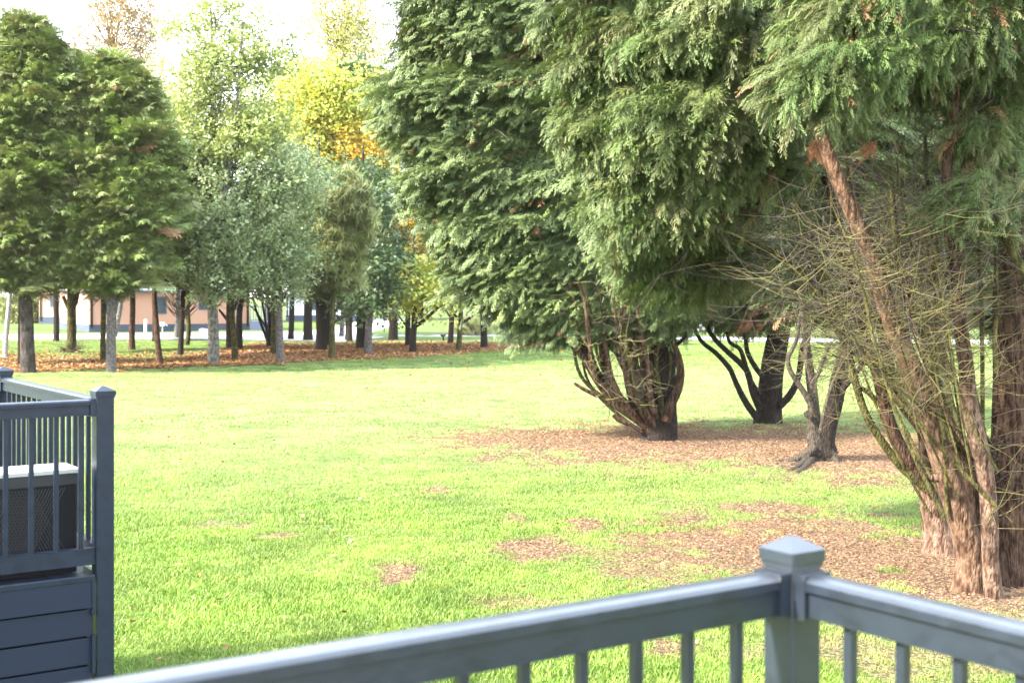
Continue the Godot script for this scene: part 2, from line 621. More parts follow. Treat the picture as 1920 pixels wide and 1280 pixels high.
func grass() -> void:
	var pal := [Color(0.108, 0.188, 0.021), Color(0.134, 0.208, 0.027), Color(0.165, 0.228, 0.042), Color(0.088, 0.155, 0.018)]
	var dry := [Color(0.26, 0.22, 0.10), Color(0.23, 0.23, 0.08)]
	var k := Flock.new()
	for band in [[6.5, 14.0, 170.0, 1.0], [14.0, 24.0, 90.0, 1.15], [24.0, 42.0, 38.0, 1.5], [42.0, 68.0, 9.0, 2.0]]:
		var near: float = band[0]
		var far: float = band[1]
		var wide := far * 0.40 + 1.5
		var n := int(wide * 2.0 * (far - near) * band[2])
		for i in n:
			var x := rng.randf_range(-wide, wide)
			var z := -rng.randf_range(near, far)
			if absf(x) > -z * 0.40 + 1.5:
				continue
			var bare := needles_at(x, z) if z > -30.0 else leaves_at(x, z)
			if rng.randf() < bare * 1.05 - 0.02:
				continue
			var lush := rough.get_noise_2d(x * 14.0 + 300.0, z * 14.0)
			var tone := 1.0 + 0.3 * rough.get_noise_2d(x * 22.0 - 90.0, z * 22.0) + 0.35 * fine.get_noise_2d(x * 9.0, z * 9.0)
			var s: float = band[3] * rng.randf_range(0.75, 1.2) * (1.0 + 0.55 * lush) * (1.0 - 0.45 * bare)
			var col := tint(pal, 0.18).lerp(tint(dry, 0.2), clampf(bare * 0.9 + rng.randf_range(-0.12, 0.2) - lush * 0.35, 0, 0.85)).lerp(Color(0.235, 0.30, 0.105), 0.8 * smoothstep(13.0, 26.0, -z) * smoothstep(52.0, 38.0, -z)) * tone  # blades paled over the middle distance: haze and flare painted into their colour
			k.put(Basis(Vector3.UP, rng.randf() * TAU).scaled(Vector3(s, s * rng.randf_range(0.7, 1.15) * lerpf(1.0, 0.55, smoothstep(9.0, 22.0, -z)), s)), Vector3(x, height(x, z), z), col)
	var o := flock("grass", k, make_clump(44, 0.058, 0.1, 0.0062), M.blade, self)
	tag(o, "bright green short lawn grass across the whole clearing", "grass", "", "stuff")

func litter() -> void:
	var orange := [Color(0.26, 0.105, 0.032), Color(0.20, 0.075, 0.024), Color(0.30, 0.155, 0.055), Color(0.12, 0.052, 0.024), Color(0.32, 0.20, 0.095)]
	var k := Flock.new()
	var leaf := flat_mesh(PackedVector3Array([Vector3(-0.5, 0, 0), Vector3(-0.05, 0.12, 0.32), Vector3(0.5, 0.05, 0), Vector3(-0.5, 0, 0), Vector3(0.5, 0.05, 0), Vector3(0.0, 0.10, -0.34)]))
	for i in 90000:
		var x := rng.randf_range(-24.0, 4.0)
		var z := -rng.randf_range(39.0, 68.0)
		if rng.randf() > leaves_at(x, z) * 0.9 + 0.012:
			continue
		var s := rng.randf_range(0.07, 0.14)
		k.put(Basis.from_euler(Vector3(rng.randfn(0, 0.35), rng.randf() * TAU, rng.randfn(0, 0.35))).scaled(Vector3(s, s, s)), Vector3(x, height(x, z) + rng.randf_range(0.02, 0.06), z), tint(orange, 0.25))
	var o := flock("fallen_leaves", k, leaf, M.litter, self)
	tag(o, "carpet of orange fallen leaves under the row of trees", "leaves", "", "stuff")
	# needles, chips and small leaves under the near trees
	var brown := [Color(0.21, 0.13, 0.077), Color(0.145, 0.088, 0.052), Color(0.275, 0.19, 0.12), Color(0.085, 0.054, 0.035), Color(0.215, 0.112, 0.06)]
	var q := Flock.new()
	for i in 620000:
		var d := 7.5 + 19.5 * pow(rng.randf(), 0.75)
		var x := rng.randf_range(-d * 0.1 - 1.0, d * 0.42 + 1.0)
		if rng.randf() > pow(needles_at(x, -d), 1.3):
			continue
		var s := rng.randf_range(0.009, 0.022) * (0.7 + d * 0.04)
		q.put(Basis.from_euler(Vector3(rng.randfn(0, 0.5), rng.randf() * TAU, rng.randfn(0, 0.3))).scaled(Vector3(s * 1.5, s, s * rng.randf_range(0.1, 0.4))), Vector3(x, height(x, -d) + rng.randf_range(0.003, 0.02), -d), tint(brown, 0.3))
	var o2 := flock("needle_litter", q, leaf, M.litter, self)
	tag(o2, "brown needles and leaf scraps under the near cypresses", "leaf litter", "", "stuff")
	# single leaves blown onto the lawn
	var b := Flock.new()
	for i in 700:
		var d := rng.randf_range(7.5, 38.0)
		var x := rng.randf_range(-d * 0.35, d * 0.35)
		var s := rng.randf_range(0.04, 0.075)
		b.put(Basis.from_euler(Vector3(rng.randfn(0, 0.4), rng.randf() * TAU, rng.randfn(0, 0.4))).scaled(Vector3(s, s, s)), Vector3(x, height(x, -d) + rng.randf_range(0.05, 0.075), -d), tint(orange, 0.3))
	var o3 := flock("stray_leaves", b, leaf, M.litter, self)
	tag(o3, "scattered single brown leaves lying on the open lawn", "leaves", "", "stuff")

func sheet(called: String, label: String, corners: Array, m: Material, up: float, category: String) -> void:
	var s := Shape.new()
	var top := []
	var low := []
	for q in corners:
		var g: Vector3 = G(q[0], q[1])
		top.append(Vector3(g.x, up, g.z))
		low.append(Vector3(g.x, -0.2, g.z))
	var c := Vector3.ZERO
	for q in top:
		c += q / top.size()
	s.solid(low, top, c - Vector3.UP * 0.1)
	tag(part(called, s, m, self), label, category, "", "structure")

# ------------------------------------------------------------------ decks
func post_parts(o: Node3D, at: Vector3, top: float, w: float, cap: float, m: Material) -> void:
	var s := Shape.new()
	s.box(Vector3(at.x, (top - 0.055) / 2.0, at.z), Vector3(w, top - 0.055, w), A, B, 0.004)
	part("shaft", s, m, o)
	var c := Shape.new()
	c.box(Vector3(at.x, top - 0.045, at.z), Vector3(cap, 0.024, cap), A, B, 0.003)
	var ring := []
	var tip := []
	for q in [[1, 1], [-1, 1], [-1, -1], [1, -1]]:
		ring.append(Vector3(at.x, top - 0.033, at.z) + A * q[0] * cap * 0.49 + B * q[1] * cap * 0.49)
		tip.append(Vector3(at.x, top - 0.008, at.z) + A * q[0] * 0.006 + B * q[1] * 0.006)
	c.solid(ring, tip, Vector3(at.x, top - 0.03, at.z))
	part("cap", c, m, o)
	var k := Shape.new()
	k.box(Vector3(at.x, top - 0.062, at.z), Vector3(w + 0.008, 0.012, w + 0.008), A, B, 0.003)
	part("collar", k, m, o)

func rail_run(o: Node3D, from: Vector3, d: Vector3, len: float, top: float, step: float, first: float, bw: float, last: float, m: Material) -> void:
	var cap := [Vector2(-0.037, -0.028), Vector2(-0.037, -0.010), Vector2(-0.029, -0.003), Vector2(-0.011, 0.0), Vector2(0.011, 0.0), Vector2(0.029, -0.003), Vector2(0.037, -0.010), Vector2(0.037, -0.028)]
	var s := Shape.new()
	var a := Vector3(from.x, top, from.z)
	s.beam(a, a + d * len, cap)
	part("hand_rail", s, m, o)
	var u := Shape.new()
	u.beam(a, a + d * len, [Vector2(-0.027, -0.082), Vector2(-0.027, -0.0285), Vector2(0.027, -0.0285), Vector2(0.027, -0.082)])
	part("upper_rail", u, m, o)
	var l := Shape.new()
	l.beam(a, a + d * len, [Vector2(-0.027, -0.86), Vector2(-0.027, -0.775), Vector2(0.027, -0.775), Vector2(0.027, -0.86)])
	part("lower_rail", l, m, o)
	var t := first
	while t < last:
		var q := Shape.new()
		q.box(Vector3(from.x, top - 0.43, from.z) + d * t, Vector3(bw, 0.692, bw), A, B, 0.002)
		part("baluster", q, m, o)
		t += step
	for e in [0.0, len - 0.03]:
		var b := Shape.new()
		b.beam(a + d * e, a + d * (e + 0.03), [Vector2(-0.0385, -0.088), Vector2(-0.0385, 0.003), Vector2(0.0385, 0.003), Vector2(0.0385, -0.088)])
		part("bracket", b, m, o)

func decks() -> void:
	var top := 2.005
	# our own deck
	var c := Vector3(0.578, 0, -2.75)
	var p := thing("railing_post", "blue grey railing post with pyramid cap at the near corner", "post", c)
	post_parts(p, c, top, 0.083, 0.098, M.rail)
	var l := thing("railing", "blurred near railing running from lower left to the corner post", "railing", c - A * 0.0415)
	rail_run(l, c - A * 0.0415, -A, 3.2, 1.928, 0.129, 0.115, 0.0215, 3.1, M.rail)
	var r := thing("railing", "near railing running right from the corner post out of frame", "railing", c + B * 0.0415)
	rail_run(r, c + B * 0.0415, B, 2.4, 1.928, 0.129, 0.115, 0.0215, 2.3, M.rail)
	var dk := thing("deck", "grey boarded deck floor below the near railings", "deck", c)
	for i in 24:
		var s := Shape.new()
		s.box(c - A * 1.62 + B * (0.02 + i * 0.146) + Vector3.UP * (DECK - 0.014), Vector3(3.36, 0.028, 0.14), A, B, 0.004)
		part("plank", s, M.deck_board, dk)
	# the neighbour's deck
	var q := Vector3(-2.15, 0, -7.0)
	var n := thing("railing_post", "slate blue corner post of the neighbouring deck at left", "post", q)
	post_parts(n, q, 2.015, 0.092, 0.108, M.far_rail)
	var fr := thing("railing", "slate blue front railing of the neighbouring deck with square balusters", "railing", q - A * 0.046)
	rail_run(fr, q - A * 0.046, -A, 2.6, 1.94, 0.125, 0.07, 0.024, 2.5, M.far_rail)
	var sd := thing("railing", "side railing of the neighbouring deck receding behind the front one", "railing", q - B * 0.046)
	rail_run(sd, q - B * 0.046, -B, 2.05, 1.94, 0.125, 0.09, 0.024, 2.0, M.far_rail)
	var q2 := q - B * 2.16
	var n2 := thing("railing_post", "far slate blue post at the very left edge of the neighbouring deck", "post", q2)
	post_parts(n2, q2, 2.015, 0.092, 0.108, M.far_rail)
	var dd := thing("deck", "slate blue boarded side of the neighbouring deck below its railing", "deck", q)
	var lip := Shape.new()
	lip.beam(q - A * 0.056 + Vector3.UP * 1.03, q - A * 2.7 + Vector3.UP * 1.03, [Vector2(-0.05, -0.03), Vector2(-0.05, -0.006), Vector2(-0.043, 0.0), Vector2(0.05, 0.0), Vector2(0.05, -0.03)])
	part("edge_trim", lip, M.far_rail, dd)
	for i in 7:
		var s := Shape.new()
		var hi := 0.998 - i * 0.148
		s.box(q - A * 1.38 + B * (0.034 - (0.018 if i else 0.0)) + Vector3.UP * (hi - 0.068), Vector3(2.64, 0.136, 0.022), A, B, 0.004)
		part("plank", s, M.rail_clad, dd)
	for i in 7:
		var s := Shape.new()
		var hi := 0.998 - i * 0.148
		s.box(q - B * 1.1 - A * 0.02 + A * (0.04 - (0.018 if i else 0.0)) + Vector3.UP * (hi - 0.068), Vector3(0.022, 0.136, 2.06), A, B, 0.004)
		part("plank", s, M.rail_clad, dd)
	var back := Shape.new()
	back.box(q - A * 1.38 - B * 0.03 + Vector3.UP * 0.48, Vector3(2.6, 0.96, 0.03), A, B)
	part("backing", back, M.dark, dd)
	for i in 14:
		var s := Shape.new()
		s.box(q - A * 1.38 - B * (0.09 + i * 0.146) + Vector3.UP * (DECK - 0.012), Vector3(2.6, 0.026, 0.14), A, B, 0.004)
		part("floor_board", s, M.deck_board, dd)
	for h in [0.92, 0.62, 0.3]:
		var s := Shape.new()
		s.box(q - A * 0.063 + B * 0.036 + Vector3.UP * h, Vector3(0.016, 0.2, 0.03), A, B)
		part("clip", s, M.rail_clad, dd)
	# the box on it
	var at := q - A * 0.094 - B * 0.136
	var bx := thing("storage_box", "black woven rattan box with white lid behind the left railing", "storage box", at + Vector3.UP * (DECK + 0.002))
	var wd := 1.7
	var dp := 0.27
	var mid := at - A * wd / 2.0 - B * dp / 2.0
	var body := Shape.new()
	body.box(mid + Vector3.UP * (DECK + 0.27), Vector3(wd, 0.50, dp), A, B, 0.01)
	part("body", body, M.dark, bx)
	var weave := Shape.new()      # slanting strands standing proud of the front and the side
	for i in 102:
		var u := i * 0.0165
		for s in [0.0, 1.0]:
			var o := at - A * (u + 0.02) + B * 0.001 + Vector3.UP * (DECK + 0.05)
			var e := o - A * (0.22 if s > 0 else -0.22) + Vector3.UP * 0.42
			if u < 0.26 and s < 0.5 or u > wd - 0.26 and s > 0.5:
				continue
			weave.tube(PackedVector3Array([o + B * 0.003 * s, (o + e) / 2.0 + B * (0.004 - 0.003 * s), e + B * 0.003 * s]), PackedFloat32Array([0.0042, 0.0042, 0.0042]), 4)
	var wv := part("weave", weave, M.rattan, bx)
	wv.set_meta("kind", "stuff")
	var rim := Shape.new()
	rim.box(mid + Vector3.UP * (DECK + 0.515), Vector3(wd + 0.012, 0.06, dp + 0.012), A, B, 0.008)
	part("rim", rim, M.rattan, bx)
	var lid := Shape.new()
	lid.box(mid + Vector3.UP * (DECK + 0.555), Vector3(wd + 0.03, 0.02, dp + 0.03), A, B, 0.012)
	part("lid", lid, M.lid, bx)

# ------------------------------------------------------------------ far lodges and small things
func lodge(label: String, corner: Vector3, along: Vector3, back: Vector3, len: float, deep: float, tall: float, skirt: float, wall: Material, windows: Array, roof_up := 0.7) -> Node3D:
	var o := thing("holiday_lodge", label, "lodge", corner)
	var x := along.normalized()
	var z := -back.normalized()
	var mid := corner + x * len / 2.0 - z * deep / 2.0
	var s := Shape.new()
	s.box(mid + Vector3.UP * (skirt + (tall - skirt) / 2.0), Vector3(len, tall - skirt, deep), x, z)
	part("wall", s, wall, o)
	var b := Shape.new()
	var up := skirt
	while up < tall - 0.1:         # lapped boards
		b.box(corner + x * len / 2.0 + z * 0.012 + Vector3.UP * (up + 0.085), Vector3(len, 0.16, 0.03), x, z)
		b.box(corner - z * deep / 2.0 - x * 0.012 + Vector3.UP * (up + 0.085), Vector3(0.03, 0.16, deep), x, z)
		b.box(corner - z * deep / 2.0 + x * (len + 0.012) + Vector3.UP * (up + 0.085), Vector3(0.03, 0.16, deep), x, z)
		up += 0.175
	part("siding", b, wall, o).set_meta("kind", "stuff")
	for i in 3:
		var k := Shape.new()
		k.box(mid + Vector3.UP * (skirt * (i + 0.5) / 3.0), Vector3(len + 0.06, skirt / 3.0 - 0.02, deep + 0.06), x, z)
		part("skirt_board", k, M.navy, o)
	var r := Shape.new()
	var low := []
	var top := []
	for q in [[0.0, 0.0], [0.5, roof_up], [1.0, 0.0]]:
		for e in [[-0.3, low], [len + 0.3, top]]:
			e[1].append(corner + x * e[0] - z * (q[0] * (deep + 0.7) - 0.35) + Vector3.UP * (tall + 0.04 + q[1]))
	r.solid(low, top, mid + Vector3.UP * (tall + 0.2))
	part("roof", r, M.roof, o)
	var g := Shape.new()
	g.box(corner + x * len / 2.0 + z * 0.37 + Vector3.UP * (tall + 0.0), Vector3(len + 0.6, 0.14, 0.05), x, z)
	part("gutter", g, M.navy, o)
	for t in [0.12, len - 0.12]:
		var d := Shape.new()
		d.box(corner + x * t + z * 0.06 + Vector3.UP * (tall / 2.0 + 0.1), Vector3(0.12, tall - 0.3, 0.06), x, z)
		part("downpipe", d, M.dark, o)
	for w in windows:
		var fr := Shape.new()
		fr.box(corner + x * w[0] + z * 0.04 + Vector3.UP * w[2], Vector3(w[1], w[3], 0.08), x, z)
		var f := part("window", fr, M.navy, o)
		var pn := Shape.new()
		pn.box(corner + x * w[0] + z * 0.085 + Vector3.UP * w[2], Vector3(w[1] - 0.16, w[3] - 0.16, 0.012), x, z)
		part("pane", pn, M.glass, f)
	return o

func far_things() -> void:
	var c := G(167, 622)
	var c2 := G(467, 619)
	var c3 := G(112, 617)
	var back := c3 - c
	lodge("long tan boarded lodge with navy skirt and navy windows at left", c, c2 - c, back, (c2 - c).length(), 7.0, 2.52, 0.45, M.lodge, [[1.3, 1.25, 1.65, 1.1], [4.3, 0.75, 1.65, 1.1], [7.0, 0.6, 1.75, 0.8], [8.9, 0.6, 1.75, 0.9]])
	c = G(73, 607)
	lodge("pinkish lodge with blue skirt half hidden behind the tan lodge", c, Vector3(1, 0, 0.05), Vector3(-0.05, 0, -1), 6.0, 6.0, 2.7, 0.55, M.lodge, [[1.2, 0.7, 1.8, 0.9]])
	c = G(536, 602)
	lodge("pale blue white lodge with blue skirt behind the dark trunks", c, Vector3(1, 0, -0.06), Vector3(0.06, 0, -1), 6.4, 5.0, 2.1, 0.5, M.lodge_pale, [[2.6, 0.9, 1.35, 0.8], [4.6, 0.7, 1.35, 0.8]])
	c = G(905, 615)
	lodge("white lodge with blue skirt right of the pampas plant", c, Vector3(1, 0, -0.1), Vector3(0.1, 0, -1), 4.6, 5.0, 2.3, 0.75, M.white, [[1.0, 0.8, 1.6, 0.7]])
	c = G(1240, 604)
	lodge("brown lodge seen between the two nearest cypress trunks", c, Vector3(1, 0, 0.0), Vector3(0, 0, -1), 9.0, 5.0, 2.6, 0.5, M.lodge, [[2.0, 0.9, 1.7, 0.9], [6.0, 0.9, 1.7, 0.9]])
	c = G(1590, 606)
	lodge("white lodge behind the twiggy cypress stems at right", c, Vector3(1, 0, 0.03), Vector3(-0.03, 0, -1), 11.0, 5.0, 2.5, 0.5, M.white, [[2.0, 1.0, 1.6, 0.9], [6.0, 1.0, 1.6, 0.9]])
	# dark deck at the end of the tan lodge
	var g := G(468, 619.5)
	var o := thing("lodge_deck", "dark slate deck with railing at the end of the tan lodge", "deck", g)
	var s := Shape.new()
	s.box(g + Vector3(0.75, 0.3, -0.8), Vector3(1.5, 0.6, 1.6), Vector3.RIGHT, Vector3.BACK)
	part("base", s, M.navy, o)
	for h in [0.66, 1.55]:
		s = Shape.new()
		s.box(g + Vector3(0.75, h, -0.05), Vector3(1.5, 0.07, 0.07))
		part("rail", s, M.navy, o)
	for i in 9:
		s = Shape.new()
		s.box(g + Vector3(0.05 + i * 0.172, 1.1, -0.05), Vector3(0.05, 0.83, 0.05))
		part("baluster", s, M.navy, o)
	# sign
	g = G(725, 622)
	o = thing("notice_sign", "small black sign board on two legs beside the drive", "sign", g)
	for x in [-0.16, 0.16]:
		s = Shape.new()
		s.box(g + Vector3(x, 0.62, 0), Vector3(0.05, 1.24, 0.05))
		part("leg", s, M.dark, o)
	for h in [0.98, 0.78]:
		s = Shape.new()
		s.box(g + Vector3(0, h, 0.04), Vector3(0.42, 0.17, 0.03))
		part("board", s, M.dark, o)
	s = Shape.new()
	s.box(g + Vector3(0, 1.15, 0.04), Vector3(0.42, 0.10, 0.03))
	part("board", s, M.dark, o)
	for x in [-0.12, -0.04, 0.05, 0.12]:
		s = Shape.new()
		s.box(g + Vector3(x, 0.98 if absf(x) > 0.1 else 0.78, 0.058), Vector3(0.05, 0.04, 0.006))
		part("mark", s, M.white, o)
	# cabinet
	g = G(948, 630)
	o = thing("utility_cabinet", "pale green utility cabinet standing on the far lawn", "cabinet", g)
	s = Shape.new()
	s.box(g + Vector3(0, 0.36, 0), Vector3(0.5, 0.72, 0.35), Vector3.RIGHT, Vector3.BACK, 0.02)
	part("body", s, M.cabinet, o)
	s = Shape.new()
	s.box(g + Vector3(0, 0.74, 0), Vector3(0.54, 0.05, 0.39), Vector3.RIGHT, Vector3.BACK, 0.02)
	part("lid", s, M.cabinet, o)
	s = Shape.new()
	s.box(g + Vector3(0, 0.36, 0.18), Vector3(0.44, 0.62, 0.012))
	part("door", s, M.cabinet, o)
	# posts and stakes
	g = G(272, 627)
	s = Shape.new()
	s.box(g + Vector3(0, 0.43, 0), Vector3(0.14, 0.86, 0.14), Vector3.RIGHT, Vector3.BACK, 0.02)
	s.box(g + Vector3(0, 0.88, 0), Vector3(0.11, 0.05, 0.11), Vector3.RIGHT, Vector3.BACK, 0.03)
	tag(part("marker_post", s, M.white, self), "white marker post on the grass before the tan lodge", "post")
	g = G(304, 622.5)
	o = thing("meter_box", "white meter box on a thin stand before the tan lodge", "meter box", g)
	s = Shape.new()
	s.box(g + Vector3(0, 0.5, 0), Vector3(0.24, 0.24, 0.14), Vector3.RIGHT, Vector3.BACK, 0.02)
	part("box", s, M.white, o)
	s = Shape.new()
	s.box(g + Vector3(0, 0.2, 0), Vector3(0.05, 0.4, 0.05))
	part("stand", s, M.roof, o)
	s = Shape.new()
	s.tube(PackedVector3Array([g + Vector3(0.12, 0.48, 0), g + Vector3(0.26, 0.45, 0), g + Vector3(0.3, 0.38, 0)]), PackedFloat32Array([0.03, 0.03, 0.03]), 6)
	part("pipe", s, M.roof, o)
	g = G(381, 621.5)
	s = Shape.new()
	s.box(g + Vector3(0, 0.07, 0), Vector3(0.5, 0.14, 0.3), Vector3.RIGHT, Vector3.BACK, 0.05)
	s.box(g + Vector3(0, 0.16, 0), Vector3(0.3, 0.05, 0.2), Vector3.RIGHT, Vector3.BACK, 0.05)
	tag(part("step_block", s, M.white, self), "low white step lying against the tan lodge skirt", "step")
	for e in [[1022.0, "left"], [1029.0, "right"]]:
		g = G(e[0], 640)
		s = Shape.new()
		s.tube(PackedVector3Array([g, g + Vector3(0, 0.6, 0), g + Vector3(0, 1.15, 0)]), PackedFloat32Array([0.04, 0.038, 0.035]), 8)
		tag(part("tree_stake", s, M.wood, self), "wooden tree stake by the far path, %s one of the pair" % e[0 + 1], "stake", "pair of tree stakes")
	g = G(972, 631)
	s = Shape.new()
	s.tube(PackedVector3Array([g, g + Vector3(0, 0.4, 0), g + Vector3(0, 0.62, 0)]), PackedFloat32Array([0.05, 0.045, 0.04]), 8)
	tag(part("wooden_post", s, M.wood, self), "short wooden post right of the green cabinet", "post")
	g = G(831, 641)
	o = thing("hydrant", "small black water tap post on the grass at the path edge", "tap post", g)
	s = Shape.new()
	s.tube(PackedVector3Array([g, g + Vector3(0, 0.2, 0), g + Vector3(0, 0.3, 0)]), PackedFloat32Array([0.06, 0.05, 0.05]), 8)
	part("pipe", s, M.dark, o)
	s = Shape.new()
	s.tube(PackedVector3Array([g + Vector3(-0.14, 0.36, 0), g + Vector3(0, 0.3, 0), g + Vector3(0.12, 0.38, 0)]), PackedFloat32Array([0.05, 0.07, 0.05]), 8)
	part("head", s, M.dark, o)
	# pampas
	g = G(885, 629)
	o = thing("pampas_plant", "pale spiky grass plant beside the far path", "plant", g)
	s = Shape.new()
	var k := Flock.new()
	var pal := [Color(0.22, 0.26, 0.09), Color(0.33, 0.32, 0.15), Color(0.42, 0.38, 0.2)]
	var bl := flat_mesh(PackedVector3Array([Vector3(0, -0.03, 0), Vector3(0, 0.03, 0), Vector3(0.5, 0.12, 0.02), Vector3(0, -0.03, 0), Vector3(0.5, 0.12, 0.02), Vector3(1, -0.05, 0)]))
	for i in 420:
		var d := Vector3(rng.randfn(0, 0.7), rng.randf_range(0.4, 1.3), rng.randfn(0, 0.7)).normalized()
		var z := d.cross(Vector3.UP).normalized()
		var l := rng.randf_range(0.7, 1.5)
		k.put(Basis(d * l, z.cross(d) * l, z * l), g + Vector3(rng.randfn(0, 0.25), 0, rng.randfn(0, 0.2)), tint(pal, 0.2))
	flock("leaves", k, bl, M.leaf, o)

# ------------------------------------------------------------------ trees
func row_trunk(o: Node3D, px: float, py: float, r: float, top_px: float, tall: float, m: Material, bend := 0.0) -> Vector3:
	var d := EYE * F / (py - HY)
	var a := P(px, py, d)
	var e := P(top_px, HY, d)
	var up := a + (e - a) * (tall / maxf(0.5, e.y))
	var s := Shape.new()
	var rr := r / F * d
	var q := [a + Vector3(0, -0.15, 0), a + Vector3(0, 0.12, 0), a.lerp(up, 0.1) + Vector3(bend, 0, 0), a.lerp(up, 0.3) + Vector3(bend * 0.5 + rng.randfn(0, 0.05), 0, rng.randfn(0, 0.05)), a.lerp(up, 0.6) + Vector3(rng.randfn(0, 0.12), 0, rng.randfn(0, 0.1)), up]
	s.tube(curve(q, 6), spread_radii([rr * 1.5, rr * 1.15, rr, rr * 0.9, rr * 0.6, 0.03], 6), 14, rough, 0.07)
	part("trunk", s, m, o)
	return a

func side_limbs(o: Node3D, a: Vector3, list: Array, d: float, m: Material) -> void:
	for l in list:
		part("limb", limb(l, d, 7), m, o)

